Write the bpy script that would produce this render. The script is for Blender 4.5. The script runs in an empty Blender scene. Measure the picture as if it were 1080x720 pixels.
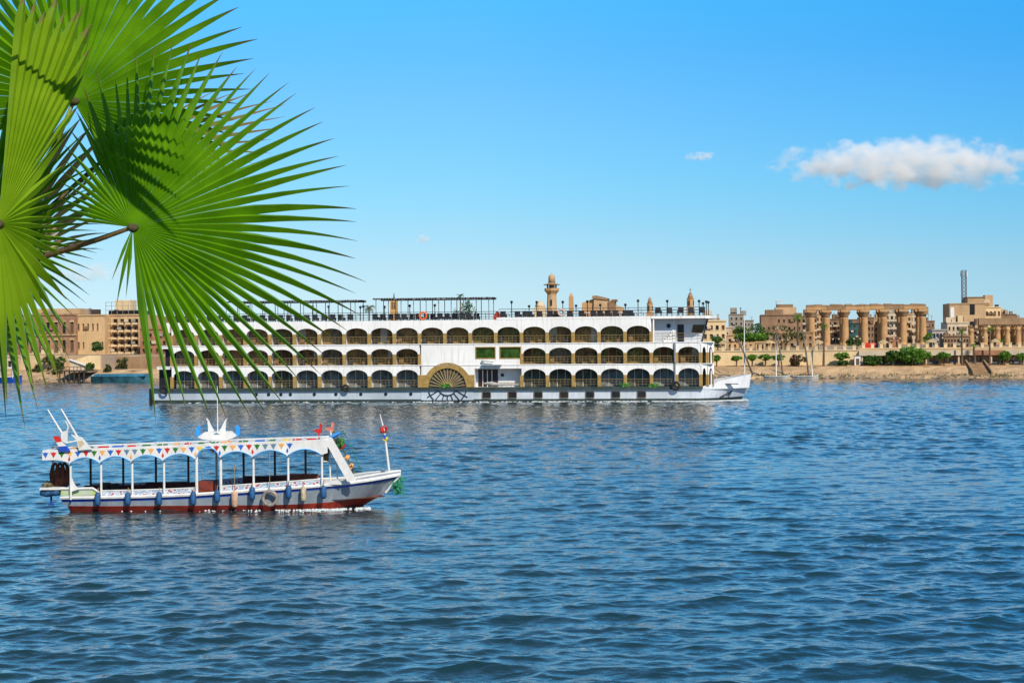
import bpy, bmesh, math, random
import numpy as np
from mathutils import Vector, Matrix, noise
rnd = random.Random(7)
scene = bpy.context.scene
COL = scene.collection
R = math.radians

# ---------------------------------------------------------------- camera
CAM_H = 7.1            # eye height over the river, standing on the near bank
F = 1500.0             # focal length in photo pixels (1080 wide)
ROLL = R(0.45)
cam_data = bpy.data.cameras.new('camera')
cam = bpy.data.objects.new('camera', cam_data)
COL.objects.link(cam)
cam_data.sensor_width = 36.0
cam_data.lens = 50.0
cam_data.clip_start = 0.1
cam_data.clip_end = 30000
CAMM = Matrix.Translation((0, 0, CAM_H)) @ Matrix.Rotation(R(90), 4, 'X') @ Matrix.Rotation(-ROLL, 4, 'Z')
cam.matrix_world = CAMM
scene.camera = cam

# ---------------------------------------------------------------- sky, sun, exposure
SUN_EL, SUN_AZ = R(41), R(152)          # azimuth clockwise from +Y: behind the camera, to the right
world = bpy.data.worlds.new('World')
scene.world = world
world.use_nodes = True
wt = world.node_tree
wt.nodes.clear()
sky = wt.nodes.new('ShaderNodeTexSky')
sky.sky_type = 'NISHITA'
sky.sun_disc = False
sky.sun_elevation = SUN_EL
sky.sun_rotation = SUN_AZ
sky.altitude = 0
sky.air_density = 1.0
sky.dust_density = 0.0
sky.ozone_density = 3.0
# the air of the place: colour balance of the sky by elevation, and deeper blue away to the right (north)
tcw = wt.nodes.new('ShaderNodeTexCoord')
sep = wt.nodes.new('ShaderNodeSeparateXYZ')
wt.links.new(tcw.outputs['Generated'], sep.inputs[0])
mr = wt.nodes.new('ShaderNodeMapRange')
mr.inputs[1].default_value = 0.0; mr.inputs[2].default_value = 0.5
wt.links.new(sep.outputs['Z'], mr.inputs[0])
rp = wt.nodes.new('ShaderNodeValToRGB')
RAMP = [(0.0, (.50, .66, 1.02)), (.04, (.52, .69, .99)), (.106, (.576, .73, .902)), (.16, (.548, .793, .936)), (.212, (.505, .864, .996)),
        (.278, (.49, .922, 1.083)), (.342, (.47, .971, 1.185)), (.40, (.41, 1.036, 1.253)), (.46, (.36, 1.149, 1.366)), (.7, (.62, 1.0, 1.12)), (1.0, (.70, .95, 1.05))]
el = rp.color_ramp.elements
while len(el) < len(RAMP): el.new(.5)
for e, (pos, c) in zip(el, RAMP):
    e.position = pos
for e, (pos, c) in zip(el, RAMP):
    e.color = (*c, 1)
wt.links.new(mr.outputs[0], rp.inputs[0])
mu = wt.nodes.new('ShaderNodeMix'); mu.data_type = 'RGBA'; mu.blend_type = 'MULTIPLY'; mu.inputs[0].default_value = 1
wt.links.new(sky.outputs[0], mu.inputs[6]); wt.links.new(rp.outputs[0], mu.inputs[7])
mrx = wt.nodes.new('ShaderNodeMapRange')
mrx.inputs[1].default_value = -.05; mrx.inputs[2].default_value = .45; mrx.inputs[3].default_value = -.05; mrx.inputs[4].default_value = 1.0
wt.links.new(sep.outputs['X'], mrx.inputs[0])
mx2 = wt.nodes.new('ShaderNodeMix'); mx2.data_type = 'RGBA'; mx2.blend_type = 'MULTIPLY'
mx2.inputs[7].default_value = (.37, .84, 1.07, 1)
mz = wt.nodes.new('ShaderNodeMapRange'); mz.inputs[1].default_value = 0.0; mz.inputs[2].default_value = .20; mz.inputs[3].default_value = .30; mz.inputs[4].default_value = 1.0
wt.links.new(sep.outputs['Z'], mz.inputs[0])
mm = wt.nodes.new('ShaderNodeMath'); mm.operation = 'MULTIPLY'
wt.links.new(mrx.outputs[0], mm.inputs[0]); wt.links.new(mz.outputs[0], mm.inputs[1])
wt.links.new(mm.outputs[0], mx2.inputs[0]); wt.links.new(mu.outputs[2], mx2.inputs[6])
bg = wt.nodes.new('ShaderNodeBackground')
bg.inputs['Strength'].default_value = 0.112
wo = wt.nodes.new('ShaderNodeOutputWorld')
wt.links.new(mx2.outputs[2], bg.inputs['Color'])
wt.links.new(bg.outputs[0], wo.inputs['Surface'])

SUN_DIR = Vector((math.sin(SUN_AZ) * math.cos(SUN_EL), math.cos(SUN_AZ) * math.cos(SUN_EL), math.sin(SUN_EL)))
sun_data = bpy.data.lights.new('sun', 'SUN')
sun_data.energy = 5.0
sun_data.angle = R(0.5)
sun_data.color = (1.0, 0.90, 0.75)
sun = bpy.data.objects.new('sun', sun_data)
COL.objects.link(sun)
sun.rotation_euler = SUN_DIR.to_track_quat('Z', 'Y').to_euler()
sun.location = SUN_DIR * 100

scene.view_settings.view_transform = 'Standard'
scene.view_settings.look = 'None'
scene.view_settings.exposure = 0.1
scene.view_settings.gamma = 1.0
scene.view_settings.use_curve_mapping = False
scene.render.engine = 'CYCLES'
cy = scene.cycles
cy.max_bounces = 14
cy.diffuse_bounces = 3
cy.glossy_bounces = 4
cy.transmission_bounces = 4
cy.volume_bounces = 12
cy.transparent_max_bounces = 8
cy.use_denoising = True
cy.sample_clamp_indirect = 6

# ---------------------------------------------------------------- helpers
def ray(px, py):
    """unit-depth world direction through a photo pixel"""
    return CAMM.to_3x3() @ Vector(((px - 540) / F, -(py - 360) / F, -1.0))

def P(px, py, d):
    r = ray(px, py)
    return Vector((0, 0, CAM_H)) + r * (d / r.y)

class Frame:
    """a vertical plane through two pixel columns at two depths; local x along it, y away from the camera, z up"""
    def __init__(self, pxa, da, pxb, db):
        a, b = P(pxa, 360, da), P(pxb, 360, db)
        self.o = Vector((a.x, a.y, 0))
        self.u = Vector((b.x - a.x, b.y - a.y, 0)).normalized()
        self.n = Vector((-self.u.y, self.u.x, 0))
        self.rot = math.atan2(self.u.y, self.u.x)
    def S(self, px, py=360, off=0.0):
        r = ray(px, py)
        c = Vector((0, 0, CAM_H))
        k = (self.n.dot(self.o) + off - self.n.dot(c)) / self.n.dot(r)
        p = c + r * k
        return (p - self.o).dot(self.u), p.z
    def X(self, px, off=0.0, py=380):
        return self.S(px, py, off)[0]
    def Z(self, px, py, off=0.0):
        return self.S(px, py, off)[1]
    def W(self, x, y, z=0.0):
        return self.o + self.u * x + self.n * y + Vector((0, 0, z))

def tag(o, label=None, cat=None, group=None, kind=None):
    if label: o['label'] = label
    if cat: o['category'] = cat
    if group: o['group'] = group
    if kind: o['kind'] = kind
    return o

def empty(name, loc=(0, 0, 0), rz=0.0):
    o = bpy.data.objects.new(name, None)
    COL.objects.link(o)
    o.location = loc
    o.rotation_euler = (0, 0, rz)
    o.empty_display_size = 0.3
    return o

def thing(name, label, cat, loc=(0, 0, 0), rz=0.0, group=None):
    return tag(empty(name, loc, rz), label, cat, group)

def copy_tree(o, parent=None):
    c = o.copy()
    COL.objects.link(c)
    if parent is not None:
        c.parent = parent
    for ch in list(o.children):
        copy_tree(ch, c)
    return c

class MB:
    """collects faces into ONE mesh object"""
    def __init__(self):
        self.v, self.f, self.m, self.s = [], [], [], []
        self.mi, self.sm = 0, False
    def add(self, verts, faces):
        b = len(self.v)
        self.v += [tuple(p) for p in verts]
        for f in faces:
            self.f.append([b + i for i in f])
            self.m.append(self.mi)
            self.s.append(self.sm)
        return self
    def box(self, x0, x1, y0, y1, z0, z1):
        v = [(x0, y0, z0), (x1, y0, z0), (x1, y1, z0), (x0, y1, z0), (x0, y0, z1), (x1, y0, z1), (x1, y1, z1), (x0, y1, z1)]
        return self.add(v, [(0, 3, 2, 1), (4, 5, 6, 7), (0, 1, 5, 4), (1, 2, 6, 5), (2, 3, 7, 6), (3, 0, 4, 7)])
    def quad(self, a, b, c, d):
        return self.add([a, b, c, d], [(0, 1, 2, 3)])
    def prism_xz(self, poly, y0, y1):
        """outline in x,z extruded along y"""
        n = len(poly)
        v = [(p[0], y0, p[1]) for p in poly] + [(p[0], y1, p[1]) for p in poly]
        f = [tuple(range(n)), tuple(range(2 * n - 1, n - 1, -1))]
        f += [(i, i + n, (i + 1) % n + n, (i + 1) % n) for i in range(n)]
        return self.add(v, f)
    def prism_xy(self, poly, z0, z1):
        n = len(poly)
        v = [(p[0], p[1], z0) for p in poly] + [(p[0], p[1], z1) for p in poly]
        f = [tuple(range(n - 1, -1, -1)), tuple(range(n, 2 * n))]
        f += [(i, (i + 1) % n, (i + 1) % n + n, i + n) for i in range(n)]
        return self.add(v, f)
    def tube(self, pts, r, n=8, cap=True, closed=False):
        pts = [Vector(p) for p in pts]
        rs = r if isinstance(r, (list, tuple)) else [r] * len(pts)
        k = len(pts)
        v, f = [], []
        t0 = (pts[1] - pts[0]).normalized()
        nrm = t0.orthogonal().normalized()
        for i, p in enumerate(pts):
            if closed: t = pts[(i + 1) % k] - pts[i - 1]
            else: t = pts[min(i + 1, k - 1)] - pts[max(i - 1, 0)]
            t.normalize()
            nrm = (nrm - t * nrm.dot(t))
            nrm = nrm.normalized() if nrm.length > 1e-6 else t.orthogonal().normalized()
            b = t.cross(nrm)
            for j in range(n):
                a = 2 * math.pi * j / n
                v.append(p + (nrm * math.cos(a) + b * math.sin(a)) * rs[i])
        for i in range(k if closed else k - 1):
            i2 = (i + 1) % k
            for j in range(n):
                f.append((i * n + j, i * n + (j + 1) % n, i2 * n + (j + 1) % n, i2 * n + j))
        if cap and not closed:
            f.append(tuple(range(n - 1, -1, -1)))
            f.append(tuple((k - 1) * n + j for j in range(n)))
        return self.add(v, f)
    def lathe(self, prof, n=16, c=(0, 0)):
        """profile of (radius, z)"""
        k = len(prof)
        v, f = [], []
        for (r, z) in prof:
            for j in range(n):
                a = 2 * math.pi * j / n
                v.append((c[0] + r * math.cos(a), c[1] + r * math.sin(a), z))
        for i in range(k - 1):
            for j in range(n):
                f.append((i * n + j, i * n + (j + 1) % n, (i + 1) * n + (j + 1) % n, (i + 1) * n + j))
        f.append(tuple(range(n - 1, -1, -1)))
        f.append(tuple((k - 1) * n + j for j in range(n)))
        return self.add(v, f)
    def build(self, name, mats, parent=None, label=None):
        me = bpy.data.meshes.new(name)
        me.from_pydata(self.v, [], self.f)
        if not isinstance(mats, (list, tuple)): mats = [mats]
        for m in mats: me.materials.append(m)
        me.polygons.foreach_set('material_index', self.m)
        me.polygons.foreach_set('use_smooth', self.s)
        me.update()
        o = bpy.data.objects.new(name, me)
        COL.objects.link(o)
        if parent is not None: o.parent = parent
        if label: o['label'] = label
        return o

def fix_normals(o):
    bm = bmesh.new(); bm.from_mesh(o.data)
    bmesh.ops.recalc_face_normals(bm, faces=bm.faces)
    bm.to_mesh(o.data); bm.free()
    return o

# ---------------------------------------------------------------- materials
MATS = {}
def mat(name, col, rough=0.6, var=0.12, scale=3.0, bump=0.0, bscale=20.0, spec=0.4, metal=0.0, col2=None, streak=0.0, stains=None, coord='Object', st=None, sss=0):
    """paint / stone / wood: base colour broken up by two noises, optional second tone, vertical streaks and stains"""
    if name in MATS: return MATS[name]
    m = bpy.data.materials.new(name); m.use_nodes = True
    nt = m.node_tree; N = nt.nodes; L = nt.links
    b = N['Principled BSDF']
    b.inputs['Roughness'].default_value = rough
    b.inputs['Metallic'].default_value = metal
    b.inputs['Specular IOR Level'].default_value = spec
    tc = N.new('ShaderNodeTexCoord')
    mp = N.new('ShaderNodeMapping')
    if st: mp.inputs['Scale'].default_value = st
    L.new(tc.outputs[coord], mp.inputs[0])
    n1 = N.new('ShaderNodeTexNoise'); n1.inputs['Scale'].default_value = scale; n1.inputs['Detail'].default_value = 6; n1.inputs['Roughness'].default_value = .65
    L.new(mp.outputs[0], n1.inputs['Vector'])
    c2 = col2 if col2 else tuple(c * (1 - 2.2 * var) for c in col)
    c1 = col if col2 else tuple(min(1, c * (1 + .5 * var)) for c in col)
    rp = N.new('ShaderNodeMapRange'); rp.inputs[1].default_value = .35; rp.inputs[2].default_value = .65
    L.new(n1.outputs[0], rp.inputs[0])
    mx = N.new('ShaderNodeMix'); mx.data_type = 'RGBA'
    mx.inputs[6].default_value = (*c1, 1); mx.inputs[7].default_value = (*c2, 1)
    L.new(rp.outputs[0], mx.inputs[0])
    out = mx.outputs[2]
    if streak or stains:
        mp2 = N.new('ShaderNodeMapping'); mp2.inputs['Scale'].default_value = (3.0, 3.0, .25)
        L.new(tc.outputs[coord], mp2.inputs[0])
        n2 = N.new('ShaderNodeTexNoise'); n2.inputs['Scale'].default_value = 1.3; n2.inputs['Detail'].default_value = 5
        L.new(mp2.outputs[0], n2.inputs['Vector'])
        r2 = N.new('ShaderNodeMapRange'); r2.inputs[1].default_value = .52; r2.inputs[2].default_value = .78; r2.inputs[4].default_value = streak
        L.new(n2.outputs[0], r2.inputs[0])
        m2 = N.new('ShaderNodeMix'); m2.data_type = 'RGBA'
        m2.inputs[7].default_value = (*(stains or tuple(c * .45 for c in col)), 1)
        L.new(r2.outputs[0], m2.inputs[0]); L.new(out, m2.inputs[6])
        out = m2.outputs[2]
    L.new(out, b.inputs['Base Color'])
    if bump:
        n3 = N.new('ShaderNodeTexNoise'); n3.inputs['Scale'].default_value = bscale; n3.inputs['Detail'].default_value = 5
        L.new(mp.outputs[0], n3.inputs['Vector'])
        bp = N.new('ShaderNodeBump'); bp.inputs['Strength'].default_value = bump; bp.inputs['Distance'].default_value = .05
        L.new(n3.outputs[0], bp.inputs['Height']); L.new(bp.outputs[0], b.inputs['Normal'])
    MATS[name] = m
    return m

def leaf_mat(name, c1, c2, trans=0.45, rough=0.45, scale=2.0, spec=.4, tip=None):
    if name in MATS: return MATS[name]
    m = bpy.data.materials.new(name); m.use_nodes = True
    nt = m.node_tree; N = nt.nodes; L = nt.links
    b = N['Principled BSDF']; b.inputs['Roughness'].default_value = rough; b.inputs['Specular IOR Level'].default_value = spec
    tc = N.new('ShaderNodeTexCoord')
    n1 = N.new('ShaderNodeTexNoise'); n1.inputs['Scale'].default_value = scale; n1.inputs['Detail'].default_value = 4
    L.new(tc.outputs['Object'], n1.inputs['Vector'])
    rp = N.new('ShaderNodeMapRange'); rp.inputs[1].default_value = .35; rp.inputs[2].default_value = .65
    L.new(n1.outputs[0], rp.inputs[0])
    mx = N.new('ShaderNodeMix'); mx.data_type = 'RGBA'
    mx.inputs[6].default_value = (*c1, 1); mx.inputs[7].default_value = (*c2, 1)
    L.new(rp.outputs[0], mx.inputs[0])
    out = mx.outputs[2]
    if tip:
        at = N.new('ShaderNodeAttribute'); at.attribute_name = 'dry'
        m2 = N.new('ShaderNodeMix'); m2.data_type = 'RGBA'; m2.inputs[7].default_value = (*tip, 1)
        L.new(at.outputs['Fac'], m2.inputs[0]); L.new(out, m2.inputs[6]); out = m2.outputs[2]
    L.new(out, b.inputs['Base Color'])
    tr = N.new('ShaderNodeBsdfTranslucent')
    g = N.new('ShaderNodeMix'); g.data_type = 'RGBA'; g.blend_type = 'MULTIPLY'; g.inputs[0].default_value = 1
    g.inputs[7].default_value = (1.5, 1.5, .35, 1)
    L.new(out, g.inputs[6]); L.new(g.outputs[2], tr.inputs[0])
    ms = N.new('ShaderNodeMixShader'); ms.inputs[0].default_value = trans
    L.new(b.outputs[0], ms.inputs[1]); L.new(tr.outputs[0], ms.inputs[2])
    L.new(ms.outputs[0], N['Material Output'].inputs['Surface'])
    MATS[name] = m
    return m
# ================================================================ the setting
# ---- river surface: real wave relief near, finer ripples as bump
def water_material():
    m = bpy.data.materials.new('river_water'); m.use_nodes = True
    nt = m.node_tree; N = nt.nodes; L = nt.links
    b = N['Principled BSDF']
    b.inputs['Base Color'].default_value = (0.007, 0.030, 0.034, 1)
    b.inputs['Roughness'].default_value = 0.06
    b.inputs['IOR'].default_value = 1.48
    b.inputs['Specular IOR Level'].default_value = 0.5
    geo = N.new('ShaderNodeNewGeometry')
    prev = None
    for sc, stx, dist, st in ((.75, (.55, 1.0, 1), .11, .85), (2.6, (.6, 1.0, 1), .048, .8), (8.0, (.8, 1.0, 1), .017, .75)):
        mp = N.new('ShaderNodeMapping'); mp.inputs['Scale'].default_value = stx
        mp.inputs['Rotation'].default_value = (0, 0, R(8))
        L.new(geo.outputs['Position'], mp.inputs[0])
        n = N.new('ShaderNodeTexNoise'); n.inputs['Scale'].default_value = sc; n.inputs['Detail'].default_value = 3; n.inputs['Distortion'].default_value = .6
        L.new(mp.outputs[0], n.inputs['Vector'])
        bp = N.new('ShaderNodeBump'); bp.inputs['Strength'].default_value = st; bp.inputs['Distance'].default_value = dist
        L.new(n.outputs[0], bp.inputs['Height'])
        if prev: L.new(prev.outputs[0], bp.inputs['Normal'])
        prev = bp
    L.new(prev.outputs[0], b.inputs['Normal'])
    b.inputs['Coat Weight'].default_value = .6; b.inputs['Coat Roughness'].default_value = .05; b.inputs['Coat IOR'].default_value = 1.5
    L.new(prev.outputs[0], b.inputs['Coat Normal'])
    return m

def wave_components():
    rs = np.random.RandomState(11)
    comps = []
    for i in range(110):
        lam = .36 * (5.0 / .36) ** rs.rand()
        ang = R(-82) + rs.normal(0, R(32))
        k = 2 * math.pi / lam
        amp = .0044 * lam ** .80 * (1.0 if lam < 1.6 else (1.6 / lam) ** .75)
        comps.append((k * math.cos(ang), k * math.sin(ang), amp, rs.rand() * 6.283, lam))
    return comps
COMPS = wave_components()

def make_water():
    th = np.concatenate([np.linspace(-88, -26, 50)[:-1], np.linspace(-26, 26, 900), np.linspace(26, 88, 50)[1:]])
    th = np.radians(th)
    rad = np.concatenate([np.linspace(7, 24, 40)[:-1], 24 * (290 / 24) ** np.linspace(0, 1, 1150), 290 * (5000 / 290) ** np.linspace(0, 1, 40)[1:]])
    T, RR = np.meshgrid(th, rad)
    X = RR * np.sin(T); Y = RR * np.cos(T)
    Z = np.zeros_like(X)
    DX = np.zeros_like(X); DY = np.zeros_like(X)
    dr = np.gradient(rad)[:, None] * np.ones_like(X)
    dt = RR * np.gradient(th)[None, :]
    # gusts: the chop is not equally strong everywhere
    gust = .8 + .22 * np.sin(X * .045 + 1.3 * np.sin(Y * .03)) * np.sin(Y * .06 + .7) + .12 * np.sin(X * .17 + Y * .11)
    for kx, ky, a, ph, lam in COMPS:
        w = np.clip((lam / np.maximum(np.maximum(dr * .8, dt), 1e-3) - 1.8) / 2.0, 0, 1)
        p = kx * X + ky * Y + ph
        k = math.hypot(kx, ky)
        Z += a * w * np.sin(p) * gust
        DX += a * w * 1.3 * kx / k * np.cos(p) * gust
        DY += a * w * 1.3 * ky / k * np.cos(p) * gust
    X = X + DX; Y = Y + DY
    nr, nc = X.shape
    co = np.stack([X, Y, Z], -1).reshape(-1, 3).astype(np.float32)
    idx = np.arange(nr * nc).reshape(nr, nc)
    q = np.stack([idx[:-1, :-1], idx[:-1, 1:], idx[1:, 1:], idx[1:, :-1]], -1).reshape(-1, 4)
    q = q[:, ::-1]
    me = bpy.data.meshes.new('water')
    me.vertices.add(len(co)); me.vertices.foreach_set('co', co.ravel())
    me.loops.add(q.size); me.loops.foreach_set('vertex_index', q.ravel().astype(np.int32))
    me.polygons.add(len(q)); me.polygons.foreach_set('loop_start', np.arange(0, q.size, 4, dtype=np.int32))
    me.polygons.foreach_set('use_smooth', np.ones(len(q), dtype=bool))
    me.update(calc_edges=True)
    me.materials.append(water_material())
    o = bpy.data.objects.new('water', me); COL.objects.link(o)
    return tag(o, kind='structure')
make_water()

# ---- far bank: a frame whose x runs along the waterline and y runs inland
BK = Frame(50, 275, 1080, 250)
sand = mat('bank_sand', (.52, .36, .20), .9, .25, .22, .9, 2.0, col2=(.30, .19, .10), streak=.6, stains=(.24, .16, .09))
earth = mat('bank_earth', (.36, .26, .16), .95, .2, .05, .3, 1.0)

def make_bank():
    xs = [-2500, -1500, -900, -500, -300] + list(np.arange(-60, 260, 1.1)) + [300, 400, 700, 1200, 2600]
    prof = [(-8, -2.5), (-1, -.35), (0, .02), (1, .35), (2.2, .7), (3.4, 1.1), (4.6, 1.55), (5.8, 1.9), (6, 2.0), (8, 2.15), (10.2, 2.3), (10.4, 4.7), (12, 4.95), (20, 5.0)]
    prof += [(40, 5.0), (90, 5.0), (200, 5.2), (400, 5.3), (900, 5.5), (2500, 5.6), (9000, 5.6)]
    v, f = [], []
    for i, x in enumerate(xs):
        for j, (t, z) in enumerate(prof):
            dz = dt = 0
            if 1 < j < 8 and -70 < x < 270:
                q = Vector((x * .45, t * .7, 0))
                dz = (noise.noise(q) * .35 + noise.noise(q * 2.9) * .22) * (.6 if j > 2 else .35)
                dt = noise.noise(q + Vector((7, 3, 1))) * .8
            v.append((x, t + dt, z + dz))
    n = len(prof)
    for i in range(len(xs) - 1):
        for j in range(n - 1):
            f.append((i * n + j, (i + 1) * n + j, (i + 1) * n + j + 1, i * n + j + 1))
    mb = MB(); mb.add(v, f)
    o = mb.build('riverbank', [sand, earth])
    for p in o.data.polygons:
        if p.center.y > 12: p.material_index = 1
    o.location = BK.o; o.rotation_euler = (0, 0, BK.rot)
    return tag(o, kind='structure')
make_bank()

# ---- near bank under and behind the camera (terrace, its embankment and the rise behind it)
def make_near_bank():
    xs = [-3000, -1200, -600, -300, -150, -80, -40, -20, -10, -4, 0, 4, 10, 20, 40, 80, 150, 300, 600, 1200, 3000]
    prof = [(13.0, -2.0), (10.8, .1), (6.8, 5.3), (6.5, 5.5), (-20, 5.5), (-60, 6), (-120, 9), (-260, 30), (-500, 70), (-900, 120), (-1500, 150), (-2600, 150)]
    v, f = [], []
    for x in xs:
        for (y, z) in prof:
            h = 0
            if y < -100: h = noise.noise(Vector((x * .003, y * .004, 0))) * z * .5
            v.append((x, y, z + h))
    n = len(prof)
    for i in range(len(xs) - 1):
        for j in range(n - 1):
            f.append((i * n + j, i * n + j + 1, (i + 1) * n + j + 1, (i + 1) * n + j))
    o = MB().add(v, f).build('near_bank', mat('near_bank_ground', (.26, .19, .10), .95, .2, .02, col2=(.10, .13, .04)))
    return tag(o, kind='structure')
make_near_bank()
# ================================================================ cruise ship
SH = Frame(155, 172.0, 790, 164.0)
white = mat('ship_white', (.80, .79, .77), .45, .05, .25, .04, 8, streak=.8, stains=(.50, .45, .37))
hullp = mat('ship_hull_grey', (.46, .53, .60), .45, .10, .3, .1, 5, streak=.5, stains=(.30, .30, .30))
hullw = mat('ship_hull_white', (.56, .61, .67), .45, .10, .3, .1, 5, streak=.6, stains=(.36, .34, .32))
ochre = mat('ship_ochre', (.36, .23, .065), .6, .15, 2)
dgreen = mat('ship_deck_green', (.035, .055, .05), .6, .2, 1.5)
black = mat('black_paint', (.012, .012, .014), .5, .1)
darkmet = mat('dark_metal', (.04, .04, .045), .5, .15, metal=.3)
bronze = mat('bronze_rail', (.28, .19, .07), .45, .1, metal=.2)
greywall = mat('ship_inner_wall', (.62, .63, .64), .6, .08, .6)
deckfl = mat('ship_deck_floor', (.25, .22, .19), .8, .15, 1)
orange = mat('lifebuoy_orange', (.75, .14, .03), .5, .08)
wicker = mat('dark_wicker', (.035, .037, .045), .8, .3, 9)
whitecloth = mat('white_cloth', (.75, .75, .74), .8, .05)
def glass_mat(name, c1, c2, rough=.04, scale=.9):
    m = mat(name, c1, rough, .2, scale, col2=c2, spec=.5)
    return m
inner = [glass_mat('cabin_dark_brown', (.018, .015, .012), (.27, .165, .075), .05, 1.6), glass_mat('cabin_olive', (.02, .026, .010), (.19, .18, .065), .05, 1.9), glass_mat('cabin_tan', (.05, .036, .022), (.36, .235, .12), .05, 1.4),  # mottled second tones paint reflections and curtains into the cabin glass
         glass_mat('cabin_black', (.012, .011, .010), (.13, .085, .045), .05, 1.2), glass_mat('cabin_grey', (.04, .04, .038), (.22, .19, .15), .05, 1.8)]
glassA = glass_mat('cabin_glass', (.020, .022, .022), (.085, .060, .030))
glassD = glass_mat('hull_glass', (.010, .010, .011), (.025, .020, .014))
glassB = glass_mat('cabin_glass_curtained', (.16, .13, .09), (.03, .028, .022))
glassC = glass_mat('lounge_glass', (.07, .085, .09), (.24, .25, .24), .05, 1.1)  # lower deck panes, reflections likewise painted in as mottling
glassC2 = glass_mat('lounge_glass_olive', (.03, .035, .03), (.13, .13, .09), .05, 1.3)
glassG = glass_mat('green_glass', (.010, .035, .008), (.045, .10, .02), .05, 1.4)

ship = thing('cruise_ship', 'large white three deck river cruise ship with rows of arched balconies and a paddle wheel', 'cruise ship', SH.o, SH.rot)
Zs = lambda py, px=430: SH.Z(px, py)
xs_ = SH.X
BEAM = 12.0
x_st, x_bow = xs_(157), xs_(790, 6.0)
BAY0, BAY1, NB = xs_(181), xs_(687), 19
BW = (BAY1 - BAY0) / NB
DECKS = []   # sill, spring, arch top, band top
Z_DECK, Z_HT = 1.72, 1.42
LV = [(1.76, 3.10, 3.86, 4.40), (4.42, 5.66, 6.34, 6.88), (6.90, 8.12, 8.82, 9.66)]

# hull: plan outline tapering to the bow, three bands in height
def hull_halfwidth(x):
    """(near y, far y) of the deck edge at x"""
    a = xs_(735)
    if x < a: return 0.0
    t = min(1, (x - a) / (x_bow - a))
    return 6.0 * (t ** 1.7)
def hull_mesh():
    st = [x_st + (x_bow - x_st) * i / 70 for i in range(71)]
    st = [x for x in st if x < xs_(735)] + [xs_(735) + (x_bow - xs_(735)) * (i / 16) for i in range(17)]
    zr = [-1.5, -.2, .35, 1.0, Z_HT]
    v, f = [], []
    n = len(zr)
    for x in st:
        for side in (0, 1):
            for z in zr:
                k = (Z_HT - z) / (Z_HT + 1.5)
                # the stem rakes: lower levels end further aft
                a = xs_(735)
                xx = x if x < a else a + (x - a) * (1 - .30 * k)
                y = hull_halfwidth(x) + (.12 * k if x < a else .12 * k + .9 * k * (1 - abs(2 * (x - a) / (x_bow - a) - 1)) * .6)
                y = min(y, 6.0)
                v.append((xx, y if side == 0 else BEAM - y, z))
    for i in range(len(st) - 1):
        for s in (0, 1):
            for j in range(n - 1):
                a = (i * 2 + s) * n + j; b = ((i + 1) * 2 + s) * n + j
                f.append((a, b, b + 1, a + 1) if s == 0 else (a, a + 1, b + 1, b))
        f.append(((i * 2) * n + n - 1, ((i + 1) * 2) * n + n - 1, ((i + 1) * 2 + 1) * n + n - 1, (i * 2 + 1) * n + n - 1))
    for j in range(n - 1):
        f.append((j, j + 1, n + j + 1, n + j))
    return v, f, len(st)
v, f, _ = hull_mesh()
mb = MB().add(v, f)
h = mb.build('hull', [hullw, hullp, dgreen], ship)
for p in h.data.polygons:
    p.use_smooth = False
    if p.center.z < .12: p.material_index = 2
    elif p.center.x < xs_(500): p.material_index = 1
# main deck edge strip
mb = MB()
mb.box(x_st + .6, xs_(741), -.28, BEAM + .28, Z_HT + .003, Z_DECK)
mb.build('deck_edge', dgreen, ship)
mb = MB()
mb.box(x_st - .35, x_st + .55, 1.5, BEAM - 1.5, .25, 1.2)
mb.build('stern_platform', hullp, ship)
mb = MB(); mb.box(x_st + .02, x_st + .42, -.06, 1.4, -.3, 1.73)
mb.build('rudder_post', black, ship)

def arch_panel(mb, x0, x1, zs, za, zt, y0, y1, pw, n=14):
    """white panel between x0 and x1 from the arch up to zt with thickness y0..y1; half pillar width pw each side"""
    a, b = x0 + pw, x1 - pw
    c, r = (a + b) / 2, (b - a) / 2
    pts = []
    for i in range(n + 1):
        t = math.pi * (1 - i / n)
        # a flattened arch
        pts.append((c + r * math.cos(t), zs + (za - zs) * math.sin(t)))
    out = [(x0, zs)] + pts + [(x1, zs)]
    for i in range(len(out) - 1):
        (xa, z_a), (xb, z_b) = out[i], out[i + 1]
        if xb - xa < 1e-6: continue
        for y, fl in ((y0, 0), (y1, 1)):
            q = [(xa, y, z_a), (xb, y, z_b), (xb, y, zt), (xa, y, zt)]
            mb.quad(*(q if not fl else q[::-1]))
        mb.quad((xa, y0, z_a), (xa, y1, z_a), (xb, y1, z_b), (xb, y0, z_b))
    mb.quad((x0, y0, zt), (x1, y0, zt), (x1, y1, zt), (x0, y1, zt))

def railing(mb, x0, x1, y, z, h=.95, bars=3, step=.0, r=.02):
    for k in range(bars):
        zz = z + h * (k + 1) / bars
        rr = r * (1.3 if k == bars - 1 else .8)
        mb.box(x0, x1, y - rr, y + rr, zz - rr, zz + rr)
    if step:
        n = max(1, int(round((x1 - x0) / step)))
        for i in range(n + 1):
            x = x0 + (x1 - x0) * i / n
            mb.box(x - r * .7, x + r * .7, y - r * .7, y + r * .7, z, z + h)

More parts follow.
